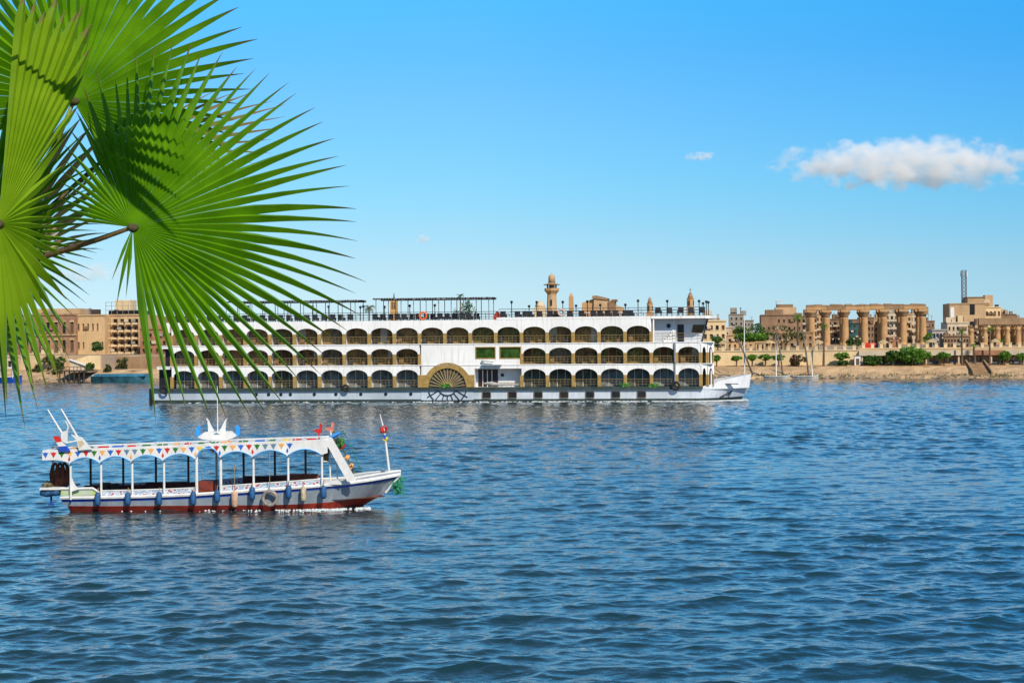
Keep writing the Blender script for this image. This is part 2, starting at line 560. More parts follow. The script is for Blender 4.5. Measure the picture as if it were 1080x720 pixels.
PWH = .20    # half pillar
rr = random.Random(3)
def bay(i, level, x0, x1, narrow=False):
    zs0, zsp, za, zt = LV[level]
    p = MB(); arch_panel(p, x0, x1, zsp, za, zt, 0, .25, PWH if not narrow else .12)
    p.build('arch_panel', white, ship)
    # balcony front rail
    rl = MB(); railing(rl, x0 + PWH + .002, x1 - PWH - .002, .12, zs0, .86, 3, (x1 - x0) / 7)
    rl.build('railing', bronze, ship)
    # partition wall and the glazed cabin front behind
    q = MB(); q.box(x1 - .06, x1 + .06, .262, 1.55, zs0, zt - .2)
    q.build('partition', white, ship)
    g = rr.random()
    gm = (glassC if g < .62 else glassC2) if level == 0 else inner[int(g * 4.99)]
    w = MB(); w.box(x0 + .07, x1 - .07, 1.55, 1.62, zs0, zt - .25)
    win = w.build('window', gm, ship)
    fr = MB()
    for k in range(4):
        xx = x0 + .12 + (x1 - x0 - .24) * k / 3
        fr.box(xx - .035, xx + .035, 1.51, 1.547, zs0, zt - .25)
    if level > 0:
        fr.box(x0 + .1, x1 - .1, 1.50, 1.546, zs0, zs0 + .10)
    fr.build('frame', bronze if level else greywall, win)
    if rr.random() < .75 and level > 0:       # wicker seats and a low table on the balcony
        for xx in (x0 + .55 + rr.uniform(-.1, .2), x1 - .7 + rr.uniform(-.2, .1)):
            c = MB(); c.box(xx - .26, xx + .26, .75, 1.25, zs0 + .02, zs0 + .42); c.box(xx - .26, xx + .26, 1.17, 1.25, zs0 + .423, zs0 + rr.uniform(.78, .95))
            c.build('balcony_seat', mat('rattan', (.26, .16, .07), .8, .3, 6) if rr.random() < .6 else wicker, ship)
    if rr.random() < .60 and level > 0:       # curtain drawn behind one pane
        k = rr.randrange(3)
        xx = x0 + .12 + (x1 - x0 - .24) * k / 3
        cm = mat('curtain_' + ['ivory', 'gold', 'brown'][g > .4 and 1 or (g > .2 and 2 or 0)], [(.5, .47, .4), (.3, .2, .07), (.10, .05, .03)][g > .4 and 1 or (g > .2 and 2 or 0)], .9, .2, 6, st=(4, 1, .3))
        c = MB(); c.box(xx + .04, xx + .04 + (x1 - x0 - .24) / 3 - .08, 1.535, 1.549, zs0 + .1, zt - .5)
        c.build('curtain', cm, win)

def pillar(x, level, w=PWH):
    zs0, zsp, za, zt = LV[level]
    p = MB(); p.box(x - w, x + w, -.02, .258, zs0 - .005, zsp + .02)
    p.build('pillar', ochre, ship)

bx = lambda i: BAY0 + BW * i
R0 = bx(14)                                      # right hand blocks begin (px ~551)
xe1, xe2 = xs_(713.5), xs_(739)
for lv in range(3):
    if lv == 2:
        bays = [(bx(i), bx(i + 1)) for i in range(19)]
    else:
        bays = [(bx(i), bx(i + 1)) for i in range(10)] + [(bx(i), bx(i + 1)) for i in range(14, 19)] + [(bx(19), xe1), (xe1, xe2)]
    for i, (a, b) in enumerate(bays):
        bay(i, lv, a, b)
    ends = sorted(set(round(x, 4) for ab in bays for x in ab))
    for x in ends:
        pillar(x, lv)
# slabs: one floor per deck
for z0, z1, a, b in ((LV[0][3] - .16, LV[1][0], x_st + 1.2, xs_(752)), (LV[1][3] - .14, LV[2][0], x_st + 1.6, xs_(753))):
    mb = MB(); mb.box(a, b, .256, BEAM - .256, z0 + .01, z1 - .01)
    mb.box(a, b, -.06, .254, z1 - .10, z1 - .004)
    mb.build('deck_slab', white, ship)
mb = MB(); mb.box(x_st + 2.2, xs_(690), .256, BEAM - .25, LV[2][3] - .35, LV[2][3] - .15); mb.build('sun_deck', deckfl, ship)

# inner core behind the cabin fronts so nothing shows through
mb = MB(); mb.box(BAY0, xs_(687), 1.63, BEAM - 1.6, Z_DECK, LV[2][3] - .36); mb.box(xs_(687) + .01, xs_(738), 1.63, BEAM - 1.6, Z_DECK, LV[1][3] - .2)
mb.build('cabin_block', greywall, ship)
mb = MB(); mb.box(BAY0, xs_(687), BEAM - .3, BEAM, Z_DECK + .01, LV[2][3]); mb.box(xs_(687) + .01, xs_(739), BEAM - .3, BEAM, Z_DECK + .01, LV[1][3])
mb.build('starboard_side', white, ship)

# stern end: solid black blocks paint in the shade of openings under white decks
for dx_, lv_, dz_ in ((1.0, 0, .35), (1.6, 1, .35), (2.0, 2, 1.2)):
    mb = MB(); mb.box(x_st + dx_, BAY0 - PWH - .01, .0, .25, LV[lv_][3] - dz_, LV[lv_][3]); mb.build('stern_fascia', white, ship)
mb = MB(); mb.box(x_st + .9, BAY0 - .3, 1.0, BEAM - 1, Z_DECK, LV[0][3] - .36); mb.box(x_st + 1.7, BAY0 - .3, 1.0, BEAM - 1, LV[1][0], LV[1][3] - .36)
mb.build('stern_opening_shade', black, ship)
mb = MB()
railing(mb, x_st + 1.6, BAY0 - .3, .12, LV[1][0], .95, 3, .6); railing(mb, x_st + 2.0, BAY0 - .3, .12, LV[2][0], .95, 3, .6)
mb.build('stern_railing', darkmet, ship)

# middle block between the arch groups
xm0, xm1 = bx(10) + PWH, R0 - PWH
oz0, oz1 = Zs(408.4), Zs(388.6, 520)
ox0, ox1 = xs_(500.5), xs_(550)
wc, wr_o, wr_i = xs_(471.7), (xs_(496.4) - xs_(447.2)) / 2, (xs_(491.6) - xs_(452)) / 2
zb = LV[0][0]
mb = MB()
def mid_wall():
    """white wall with a semicircular hole, two windows and a rounded opening; y 0 to .25"""
    wz0, wz1 = Zs(377.6, 520), Zs(366.3, 520)
    w1 = (xs_(502), xs_(522)); w2 = (xs_(527.5), xs_(549))
    n = 24
    # left part: above the wheel arch
    L0, L1 = xm0, ox0
    pts = [(L0, zb)]
    for i in range(n + 1):
        t = math.pi * (1 - i / n); pts.append((wc + wr_i * math.cos(t), zb + wr_i * math.sin(t)))
    pts.append((L1, zb))
    for i in range(len(pts) - 1):
        (xa, za_), (xb, z_b) = pts[i], pts[i + 1]
        if xb - xa < 1e-6: continue
        mb.quad((xa, 0, za_), (xb, 0, z_b), (xb, 0, LV[1][3]), (xa, 0, LV[1][3]))
    # right part as a grid of cells with holes
    holes = [(w1[0], w1[1], wz0, wz1), (w2[0], w2[1], wz0, wz1), (ox0, ox1, oz0, oz1)]
    X = sorted(set([L1, xm1] + [c for hh in holes for c in hh[:2]])); Zz = sorted(set([zb, LV[1][3]] + [c for hh in holes for c in hh[2:]]))
    for i in range(len(X) - 1):
        for j in range(len(Zz) - 1):
            cx, cz = (X[i] + X[i + 1]) / 2, (Zz[j] + Zz[j + 1]) / 2
            if any(a < cx < b and c < cz < d for a, b, c, d in holes): continue
            mb.quad((X[i], 0, Zz[j]), (X[i + 1], 0, Zz[j]), (X[i + 1], 0, Zz[j + 1]), (X[i], 0, Zz[j + 1]))
    for k, (a, b, c, d) in enumerate(holes):
        dp = .18 if k < 2 else 1.4
        mb.quad((a, 0, c), (a, 0, d), (a, dp, d), (a, dp, c)); mb.quad((b, 0, c), (b, dp, c), (b, dp, d), (b, 0, d))
        mb.quad((a, 0, d), (b, 0, d), (b, dp, d), (a, dp, d)); mb.quad((a, 0, c), (a, dp, c), (b, dp, c), (b, 0, c))
    return holes
holes = mid_wall()
mb.build('middle_wall', white, ship)
for (a, b, c, d) in holes[:2]:
    w = MB(); w.box(a, b, .15, .2, c, d)
    win = w.build('saloon_window', glassG, ship)
    fr = MB(); t = .09
    fr.box(a - t, b + t, -.03, .13, d - .02, d + t); fr.box(a - t, b + t, -.03, .13, c - t, c + .02); fr.box(a - t, a + .02, -.029, .129, c + .02, d - .02); fr.box(b - .02, b + t, -.029, .129, c + .02, d - .02)
    fr.build('frame', ochre, win)
# reception opening: back wall, dark door, canopy brackets, folded canvas
a, b, c, d = holes[2]
mb = MB(); mb.box(a, b, 1.4, 1.5, c, d); mb.build('lobby_wall', greywall, ship)
mb = MB(); mb.box(a + .25, a + 2.6, 1.33, 1.395, c, d - .12); dr = mb.build('lobby_door', mat('lobby_door_brown', (.035, .014, .012), .4, .2), ship)
mb = MB(); [mb.box(a + .75 + k * .55, a + .83 + k * .55, 1.29, 1.328, c, d - .2) for k in range(3)]; mb.build('door_bar', whitecloth, dr)
mb = MB(); mb.box(a + 2.95, a + 3.3, 1.32, 1.395, c + 1.2, c + 1.55); mb.build('wall_lantern', black, ship)
mb = MB()
railing(mb, a + .9, b - .1, .1, c, .45, 1, 1.3, .03)
mb.build('lobby_rail', bronze, ship)
mb = MB(); mb.tube([(a + 1.0, -.05, c + .42), (a + 1.9, -.05, c + .40), (a + 3.0, -.05, c + .28), (b - .3, -.05, c + .25)], [.05, .26, .16, .08], 8); mb.build('folded_awning', mat('canvas_grey', (.42, .40, .37), .9, .2, 6, .4, 9), ship)
mb = MB()
xl0, xl1 = xs_(508), xs_(529)
mb.box(xl0, xl1, -.55, -.03, Zs(385.2, 515), Zs(384.2, 515)); mb.box(xl0 + .05, xl0 + .25, -.3, -.03, Zs(382, 515), Zs(379.5, 515))
mb.tube([(xl0, -.28, Zs(380.4, 515)), (xl1 - .9, -.28, Zs(381.6, 515))], .06, 6)
mb.build('folded_gangway', mat('galvanised', (.42, .45, .48), .45, .1, metal=.4), ship)

# fan window over the paddle wheel
fan = MB(); n = 30
for i in range(n):
    t0, t1 = math.pi * i / n, math.pi * (i + 1) / n
    q = [(wc + r_ * math.cos(t), zb + r_ * math.sin(t)) for r_, t in ((wr_i, t0), (wr_o + .12, t0), (wr_o + .12, t1), (wr_i, t1))]
    fan.prism_xz(q, -.06, .02)
fan.box(wc - wr_o - .75, wc - wr_i - .001, -.058, .019, zb, zb + 1.45); fan.box(wc + wr_i + .001, wc + wr_o + .45, -.058, .019, zb, zb + 1.45)
fan = fan.build('wheel_arch', ochre, ship); fix_normals(fan)
g = MB(); g.prism_xz([(wc + wr_i * math.cos(math.pi * i / n), zb + wr_i * math.sin(math.pi * i / n)) for i in range(n + 1)], .2, .26)
fw = g.build('fan_window', glassB, ship); fix_normals(fw)
sp = MB()
for i in range(15):
    t = math.pi * (i + .5) / 15
    sp.tube([(wc + .45 * math.cos(t), .1, zb + .45 * math.sin(t)), (wc + (wr_i - .05) * math.cos(t), .1, zb + (wr_i - .05) * math.sin(t))], .045, 5)
sp.tube([(wc + .45 * math.cos(math.pi * i / 16), .1, zb + .45 * math.sin(math.pi * i / 16)) for i in range(17)], .07, 6)
sp.build('fan_spokes', mat('brass_spoke', (.42, .31, .13), .4, .1), fw)
# lower half of the wheel on the hull
mb = MB(); mb.box(xs_(444), xs_(499), -.034, -.004, .25, Z_HT - .02); mb.build('wheel_recess', hullp, ship)
mb = MB()
zc = Z_HT + .55
for r_ in (wr_o - .45, wr_o * .42):
    pts = []
    for i in range(41):
        t = -math.pi * i / 40
        x, z = wc + r_ * math.cos(t), zc + r_ * math.sin(t)
        if .2 < z < Z_HT - .03: pts.append((x, -.10, z))
        elif pts:
            if len(pts) > 1: mb.tube(pts, .075, 6)
            pts = []
    if len(pts) > 1: mb.tube(pts, .075, 6)
for i in range(9):
    t = -math.pi * (i + .5) / 9
    p = [(wc + r_ * math.cos(t), zc + r_ * math.sin(t)) for r_ in np.linspace(wr_o * .42, wr_o, 40)]
    p = [(x, -.10, z) for x, z in p if .15 < z < Z_HT - .03]
    if len(p) > 1: mb.tube([p[0], p[-1]], .06, 6)
mb.build('paddle_wheel', mat('wheel_navy', (.02, .03, .055), .5, .1), ship)

# portholes and square hull windows
for px in (270, 283, 296, 306, 331.2, 354, 380.3, 406.6, 433):
    x, z = xs_(px), .98
    m_ = MB(); m_.prism_xz([(x + .2 * math.cos(i * math.pi / 8), z + .2 * math.sin(i * math.pi / 8)) for i in range(16)], -.03, .13)
    fix_normals(m_.build('porthole', black, ship))
for i in range(7):
    x, z = xs_(512.8 + 27.25 * i), .82
    w, hh, c_ = .5, .38, .12
    poly = []
    for sx, sz in ((1, -1), (1, 1), (-1, 1), (-1, -1)):
        for k in range(4):
            t = {(1, -1): -90, (1, 1): 0, (-1, 1): 90, (-1, -1): 180}[(sx, sz)] + 30 * k
            poly.append((x + sx * (w - c_) + c_ * math.cos(R(t)), z + sz * (hh - c_) + c_ * math.sin(R(t))))
    m_ = MB(); m_.prism_xz(poly, -.035, .13)
    o = m_.build('hull_window', glassD, ship); fix_normals(o)
    fr = MB(); fr.tube([(p[0], -.03, p[1]) for p in poly], .05, 6, closed=True); fr.build('frame', mat('window_trim', (.20, .16, .10), .5), o)

# bow: narrow arches on the curved corner, forecastle bulwark
for lv in (0, 1):
    zs0, zsp, za, zt = LV[lv]
    for k, (pa, pb) in enumerate(((739.5, 746), (746.5, 753))):
        a = xs_(pa); b = xs_(pb)
        # the front corner turns inward
        ang = (R(10), R(24))[k]
        base = Vector((a, .0 if k == 0 else .16, 0)); wd = (b - a) / math.cos(ang)
        p = MB(); arch_panel(p, 0, wd, zsp, za, zt, 0, .2, .16, 8)
        o = p.build('corner_arch_panel', white, ship); o.location = base; o.rotation_euler = (0, 0, ang)
        p = MB(); p.box(-.02, .16, -.02, .21, zs0, zsp + .02); p.box(wd - .14, wd, -.02, .21, zs0, zsp + .02)
        o = p.build('corner_pillar', ochre, ship); o.location = base; o.rotation_euler = (0, 0, ang)
        p = MB(); p.box(.05, wd, .9, .95, zs0, zt - .1)
        o = p.build('corner_window', glassA, ship); o.location = base; o.rotation_euler = (0, 0, ang)
    fx = xs_(753)
    mb = MB(); mb.box(fx - .35, fx - .15, 1.4, BEAM - 1.2, zs0, zt); mb.build('front_wall', white, ship)
    mb = MB(); mb.prism_xy([(xs_(738), -.05), (xs_(746), .13), (xs_(753.5), .55), (xs_(753.5), BEAM - 1.2), (xs_(738), BEAM)], zt - .3 + .02, zt + .004); mb.build('corner_slab', white, ship)

zf = lambda px, py: SH.Z(px, py, 3.0)
def forecastle():
    """bulwark strip: station px, top row, inset"""
    st = [(737, 409.4, 408.2), (744, 408.8, 406.0), (751, 408.2, 404.8), (756, 408.0, 401.6), (765, 407.6, 399.6), (775, 407.2, 397.4), (783, 406.6, 395.6), (790, 405.6, 394.4)]
    m_ = MB(); v, f = [], []
    for px, pb, pt in st:
        x = xs_(px, 3.0) if px < 780 else xs_(px, 5.0)
        x = min(x, x_bow)
        t = max(0, (x - xs_(735)) / (x_bow + .5 - xs_(735)))
        y = 6.0 * min(1, t) ** 1.7 - .02
        z0, z1 = SH.Z(px, pb, y), SH.Z(px, pt, y)
        z0 = Z_HT - .02
        y = min(y, 5.9)
        v += [(x, y, z0), (x + .25 * t, y - .10, z1), (x + .25 * t, y + .1, z1), (x, BEAM - y, z0), (x + .25 * t, BEAM - y + .1, z1), (x + .25 * t, BEAM - y - .1, z1)]
    for i in range(len(st) - 1):
        a, b = i * 6, (i + 1) * 6
        f += [(a, b, b + 1, a + 1), (a + 1, b + 1, b + 2, a + 2), (a + 2, b + 2, b, a), (a + 3, a + 4, b + 4, b + 3), (a + 4, a + 5, b + 5, b + 4), (a + 5, a + 3, b + 3, b + 5)]
    m_.add(v, f)
    o = m_.build('forecastle', mat('ship_bow_white', (.78, .79, .80), .45, .06, .5, streak=.25, stains=(.45, .42, .38)), ship)
    mb = MB(); mb.prism_xy([(xs_(737), .1), (xs_(765, 3), 2.2), (xs_(783, 5), 4.4), (x_bow - .3, 6), (xs_(783, 5), BEAM - 4.4), (xs_(765, 3), BEAM - 2.2), (xs_(737), BEAM - .1)], Z_HT + .01, Z_HT + .12)
    mb.build('foredeck', deckfl, ship)
    return o
forecastle()
mb = MB(); mb.box(xs_(762, 2.3), xs_(778, 3.2), 1.6, 2.2, SH.Z(770, 404.9, 2.4), SH.Z(770, 404.2, 2.4)); o = mb.build('fairlead_slot', black, ship)
mb = MB(); xa = xs_(769, 3.0)
for dx, dz in ((0, .9), (.5, 1.1), (-.3, .7)):
    mb.tube([(xa + dx - .9, 2.2 + dx, .2 + dz * .3), (xa + dx - .2, 2.6 + dx, dz)], .09, 5)
mb.build('anchor', darkmet, ship)
# wheelhouse on the top deck
wx0, wx1 = xs_(688.5), xs_(745)
zt0, zt1 = LV[2][0], SH.Z(720, 336.2)
mb = MB()
mb.box(wx0, xs_(713.5), 1.2, BEAM - 1.2, zt0, zt1); mb.box(xs_(713.5) + .005, xs_(739), 2.0, BEAM - 2.0, zt0, zt1)
mb.prism_xz([(xs_(739) + .006, zt0), (xs_(741), zt0), (xs_(746.5), zt1), (xs_(739) + .006, zt1)], 2.003, BEAM - 2.0)
wh = mb.build('wheelhouse', mat('wheelhouse_grey', (.50, .54, .60), .55, .06, .5), ship); fix_normals(wh)
mb = MB(); x, z = xs_(705.5, 1.2), SH.Z(705, 343.5, 1.2); mb.prism_xz([(x + .26 * math.cos(i * math.pi / 8), z + .26 * math.sin(i * math.pi / 8)) for i in range(16)], 1.15, 1.197); fix_normals(mb.build('porthole', black, wh))
mb = MB(); mb.box(xs_(714.8, 2), xs_(721.5, 2), 1.94, 1.996, zt0, SH.Z(717, 342.2, 2)); mb.build('door', black, wh)
mb = MB(); mb.prism_xz([(xs_(729.5, 2), SH.Z(731, 350.5, 2)), (xs_(741.3, 2), SH.Z(740, 351, 2)), (xs_(743.8, 2), SH.Z(740, 342.4, 2)), (xs_(731.5, 2), SH.Z(732, 342.4, 2))], 1.93, 1.997); fix_normals(mb.build('window', glassA, wh))
mb = MB(); mb.tube([(xs_(740.5, 1.95), 1.9, zt0), (xs_(746.8, 1.95), 1.9, zt1)], .09, 6); mb.build('window_post', darkmet, wh)
# roof slab over the wheelhouse, rounded nose
mb = MB()
rz0, rz1 = SH.Z(715, 335.8), SH.Z(715, 333.0)
mb.prism_xy([(xs_(687) + .01, -.1), (xs_(744), -.1), (xs_(751), .5), (xs_(755.5, 2), 2.2), (xs_(757, 6), 6), (xs_(755.5, 2), BEAM - 2.2), (xs_(751), BEAM - .5), (xs_(744), BEAM + .1), (xs_(687) + .01, BEAM + .1)], rz0, rz1)
mb.build('wheelhouse_roof', white, ship)
mb = MB(); mb.box(xs_(687) + PWH, xs_(690.3), 0, .25, LV[2][0], rz0 + .2); mb.box(bx(13) + .1, xs_(690.3), -.02, .23, LV[2][3] + .003, rz1); mb.build('end_pier', white, ship)
# walkway rail in front of the wheelhouse, white steps
mb = MB(); railing(mb, xs_(691), xs_(745), .15, LV[2][0], 1.0, 3, .9, .022); mb.build('bridge_rail', bronze, ship)
mb = MB()
for k in range(5): mb.box(xs_(700) + k * .22, xs_(700) + .22 + k * .22 - .002, .5, 1.1, LV[2][0] + .01, LV[2][0] + .25 * (k + 1))
mb.box(xs_(709.5), xs_(712), .4, .7, LV[2][0] + .01, LV[2][0] + 1.4)
mb.box(xs_(735.5), xs_(738.5), .4, .9, LV[2][0] + .01, LV[2][0] + .85)
mb.build('bridge_steps', white, ship)
mb = MB(); mb.tube([(xs_(711.8), -.14, LV[1][3] - .05), (xs_(711.8), -.14, LV[0][3] + .1)], .12, 8); mb.tube([(xs_(711.8), -.14, LV[0][3]), (xs_(711.8), -.14, Z_DECK)], .09, 8); mb.build('downpipe', mat('pipe_grey', (.25, .27, .29), .5), ship)

# sun deck: railing, lamps, pergolas
def top(px): return rz1 if px > 526 else LV[2][3]
for pa, pb in ((176, 300), (300, 420), (420, 525.5), (526.5, 610), (610, 690), (690, 744)):
    mb = MB(); railing(mb, xs_(pa), xs_(pb), .12, top((pa + pb) / 2) - (.02 if pb < 690 else 0), 1.0, 3, 1.5, .022)
    mb.build('sun_deck_rail', darkmet, ship)
    mb = MB(); railing(mb, xs_(pa), xs_(pb), BEAM - .15, top((pa + pb) / 2) - .05, 1.0, 3, 1.5, .022)
    mb.build('sun_deck_rail', darkmet, ship)
def deck_lamp(px, ptop, off=.5):
    x = xs_(px, off); z1 = SH.Z(px, ptop, off)
    m_ = MB(); m_.tube([(x, off, top(px) - .15), (x, off, z1 - .3)], .05, 6); m_.lathe([(.06, z1 - .35), (.16, z1 - .22), (.15, z1 - .05), (.03, z1)], 8, (x, off))
    m_.build('deck_lamp', black, ship)
for px, pt, of in ((380.5, 322.5, .6), (383.6, 321.7, 2), (406, 322.2, .6), (432.6, 321, 2), (459, 320.5, .6), (540, 317, .6), (558.5, 321.5, 6), (566.5, 317.2, .6), (594, 317, .6), (608, 321, 7), (620, 316.5, .6), (633.6, 320.2, 6), (660, 320, 2.5), (673.4, 315.7, .6), (704.2, 316, .6), (737.8, 316, .6), (742, 318.5, 2), (745.4, 316.7, 2.4), (747.5, 317.3, 2.8), (347, 322, .6), (330, 322, .6), (300, 322, .6), (262, 322, .6)):
    deck_lamp(px, pt, of)
def pergola(pa, pb, ptop, pbot):
    zt_ = SH.Z((pa + pb) / 2, ptop, 2); zb_ = LV[2][3] - .1
    mb = MB()
    n = max(3, int((pb - pa) / 13))
    for i in range(n + 1):
        x = xs_(pa + 3 + (pb - pa - 6) * i / n, .5)
        for y in (.5, 5.0):
            mb.tube([(x, y, zb_), (x, y, zt_ - .1)], .05, 6)
    x0, x1 = xs_(pa, .5), xs_(pb, .5)
    for y in (.5, 5.0):
        mb.box(x0, x1, y - .05, y + .05, zt_ - .12, zt_)
    o = mb.build('pergola', mat('pergola_grey', (.20, .20, .21), .6, .1), ship)
    mb = MB()
    k = int((x1 - x0) / .32)
    r_ = random.Random(int(pa))
    for i in range(k):
        x = x0 + (x1 - x0) * (i + .5) / k
        if r_.random() < .12: continue
        mb.box(x - .09, x + .09, -.1 + r_.uniform(-.2, .1), 5.7, zt_ + .004, zt_ + .035 + r_.uniform(0, .03))
    mb.box(x0 - .1, x1 + .1, 2.2, 4.9, zt_ + .07, zt_ + .11)
    mb.build('shade_slats', mat('shade_brown', (.055, .045, .045), .9, .3, 3), o)
pergola(394, 519, 314.9, 330)
pergola(236, 378, 318.0, 330)

# ---- things standing on the sun deck
def lounge_proto():
    t = thing('deck_chair', 'dark wicker deck chair in the row along the sun deck rail', 'deck chair', group='dark chairs along the sun deck')
    m_ = MB(); m_.box(-.33, .33, -.3, .45, .32, .42); m_.build('seat', wicker, t)
    m_ = MB(); m_.prism_xy([(-.33, -.40), (.33, -.40), (.33, -.31), (-.33, -.31)], .36, 1.0); m_.build('backrest', wicker, t)
    for sx in (-1, 1):
        m_ = MB(); m_.box(sx * .30 - .04, sx * .30 + .04, -.28, .42, .42, .62); m_.build('armrest', wicker, t)
        for y in (-.27, .4):
            m_ = MB(); m_.box(sx * .28 - .03, sx * .28 + .03, y - .03, y + .03, 0, .32); m_.build('leg', darkmet, t)
    return t
chair_px = [(531.5, .6), (547, .7), (554.5, .8), (560, 1.6), (569.5, .6), (581, .6), (588, 1.2), (601.5, .6), (614.5, .6), (626.5, .6), (634, .6), (642, .6), (650, 1.5), (659.5, .7), (666, 1.6)] + \
    [(397 + 7.6 * k, .8 + .9 * (k % 3)) for k in range(15)] + [(186 + 9.2 * k, .8 + .9 * (k % 2)) for k in range(21)] + [(695 + 11.5 * k, .9 + 1.6 * (k % 2)) for k in range(5)]
proto = lounge_proto()
for i, (px, off) in enumerate(chair_px):
    c = proto if i == 0 else copy_tree(proto)
    z = top(px) + (-.15 if px < 690 else .003)
    if 526 < px < 690: z = LV[2][3] + .0
    c.location = SH.W(xs_(px, off), off, z + (.15 if False else 0)); c.rotation_euler = (0, 0, SH.rot + rnd.uniform(-.25, .25))
mb = MB(); mb.box(bx(13) + .1, xs_(687), .26, BEAM - .26, LV[2][3] - .14, LV[2][3] - .004); mb.build('raised_sun_deck', deckfl, ship)
def lifebuoy(px, py, lab, off=.0, r=.42, m=orange):
    t = MB(); t.sm = True
    t.tube([(r * math.cos(i * math.pi / 10), 0, r * math.sin(i * math.pi / 10)) for i in range(20)], .11, 8, closed=True)
    o = t.build('lifebuoy', m)
    x, z = SH.S(px, py, off); o.location = SH.W(x, off, z); o.rotation_euler = (0, 0, SH.rot)
    tag(o, lab, 'lifebuoy')
lifebuoy(446, 333.0, 'orange lifebuoy hanging on the sun deck rail under the brown pergola', .02)
lifebuoy(592, 329.5, 'pale orange lifebuoy hanging on the sun deck rail right of the minaret', .02, .36, mat('lifebuoy_pale', (.62, .42, .33), .6))
def tyre(px, py, lab, r=.42):
    t = MB(); t.sm = True
    t.tube([(r * math.cos(i * math.pi / 10), 0, r * math.sin(i * math.pi / 10)) for i in range(20)], .14, 8, closed=True)
    o = t.build('tyre_fender', mat('rubber', (.018, .018, .02), .8, .2, 5))
    x, z = SH.S(px, py, -.46); o.location = SH.W(x, -.46, z); o.rotation_euler = (0, 0, SH.rot)
    tag(o, lab, 'tyre fender')
tyre(712.5, 406.8, 'black tyre fender hanging below the last wide arch at the bow of the white ship')
tyre(173, 411.0, 'black tyre fender hanging on the grey hull near the stern of the white ship')
tyre(364.5, 409.2, 'small black tyre fender on the green deck edge midway along the white ship', .32)
def deck_plant(px, lab):
    t = MB(); r_ = random.Random(int(px))
    for k in range(34):
        a = r_.uniform(0, 6.28); e = r_.uniform(.2, 1.1); q = Vector((r_.uniform(-.4, .4), 0, r_.uniform(0, .3))); l = r_.uniform(.25, .5)
        d_ = Vector((math.cos(a), math.sin(a) * .5, math.sin(e) * r_.choice((1, -1, .6)))).normalized() * l
        s_ = d_.cross(Vector((0, 1, .3))).normalized() * .07
        t.quad(q, q + d_ * .5 + s_, q + d_, q + d_ * .5 - s_)
    o = t.build('trailing_plant', leaf_mat('trailing_green', (.05, .25, .03), (.10, .34, .05), .3))
    x, z = SH.S(px, 407.6, -.2); o.location = SH.W(x, -.2, z); o.rotation_euler = (0, 0, SH.rot)
    tag(o, lab, 'plant')
for px, lab in ((469.5, 'bright green plant at the foot of the fan shaped window'), (659.5, 'bright green plant trailing over the ship deck edge below the fifth last arch'), (690, 'bright green plant trailing over the deck edge next to the bow tyre')):
    deck_plant(px, lab)
def deck_table(px, off, lab):
    t = thing('deck_table', lab, 'table', group='small white tables on the sun deck'); t.location = SH.W(xs_(px, off), off, LV[2][3] + (.0 if px > 526 else -.15) + (.15 if px > 690 else 0)); t.rotation_euler = (0, 0, SH.rot)
    m_ = MB(); m_.lathe([(.38, .66), (.40, .68), (.40, .71), (.36, .72)], 12); m_.build('tabletop', white, t)
    m_ = MB(); m_.lathe([(.22, 0), (.20, .03), (.04, .06), (.04, .655)], 8); m_.build('pedestal', greywall, t)
for k, px in enumerate((537.5, 576, 594.5, 608, 621, 655, 672, 679)):
    deck_table(px, .55, 'small white table between the dark sun deck chairs')
m_ = MB(); m_.prism_xz([(-.42, 0), (.42, 0), (.36, .55), (.12, .95), (-.12, .95), (-.36, .55)], -.3, .3); o = m_.build('storage_box', mat('box_red', (.55, .06, .03), .6, .15, 3)); fix_normals(o)
o.location = SH.W(xs_(525, .5), .5, LV[2][3] + .0); o.rotation_euler = (0, 0, SH.rot); tag(o, 'red peaked box on the sun deck where the rail steps up', 'box')
# ================================================================ passenger motor boat in front
BT = Frame(60, 60.6, 385, 60.4)
bX = lambda px, off=0.0: BT.S(px, 500, off)[0]
bZ = lambda px, py, off=0.0: BT.S(px, py, off)[1]
bgrey = mat('boat_grey', (.22, .265, .31), .5, .12, .8, .1, 6, streak=.3, stains=(.42, .44, .46))
bred = mat('boat_red', (.42, .045, .026), .5, .2, .9, .1, 5, streak=.3, stains=(.12, .02, .015))
bblue = mat('boat_blue', (.015, .06, .36), .45, .15, 1)
bwhite = mat('boat_white', (.70, .70, .68), .45, .08, 1.6, streak=.5, stains=(.56, .50, .42))
bseat = mat('bench_red', (.16, .03, .02), .7, .3, 1.5)
bwood = mat('boat_wood', (.12, .055, .028), .6, .2, 2)
bposts = mat('post_brown', (.09, .06, .05), .6, .2, 3)
blight = mat('fascia_light_blue', (.52, .68, .82), .5, .05)  # bluish shading under the fascia arches, put into the colour
COLS = {'r': mat('flag_red', (.55, .02, .015), .7, .1), 'g': mat('flag_green', (.02, .16, .02), .7, .1), 'o': mat('flag_orange', (.80, .36, .10), .7, .1),
        'b': mat('flag_blue', (.02, .12, .50), .7, .1), 'y': mat('flag_yellow', (.75, .55, .03), .7, .1), 's': mat('flag_slate', (.12, .22, .30), .7, .1)}
boat = thing('motor_boat', 'grey and red passenger motor boat with a white arched canopy painted with coloured triangles', 'motor boat', BT.o, BT.rot)
BB = 3.2     # beam
xT, xS = bX(421, BB / 2), bX(64)
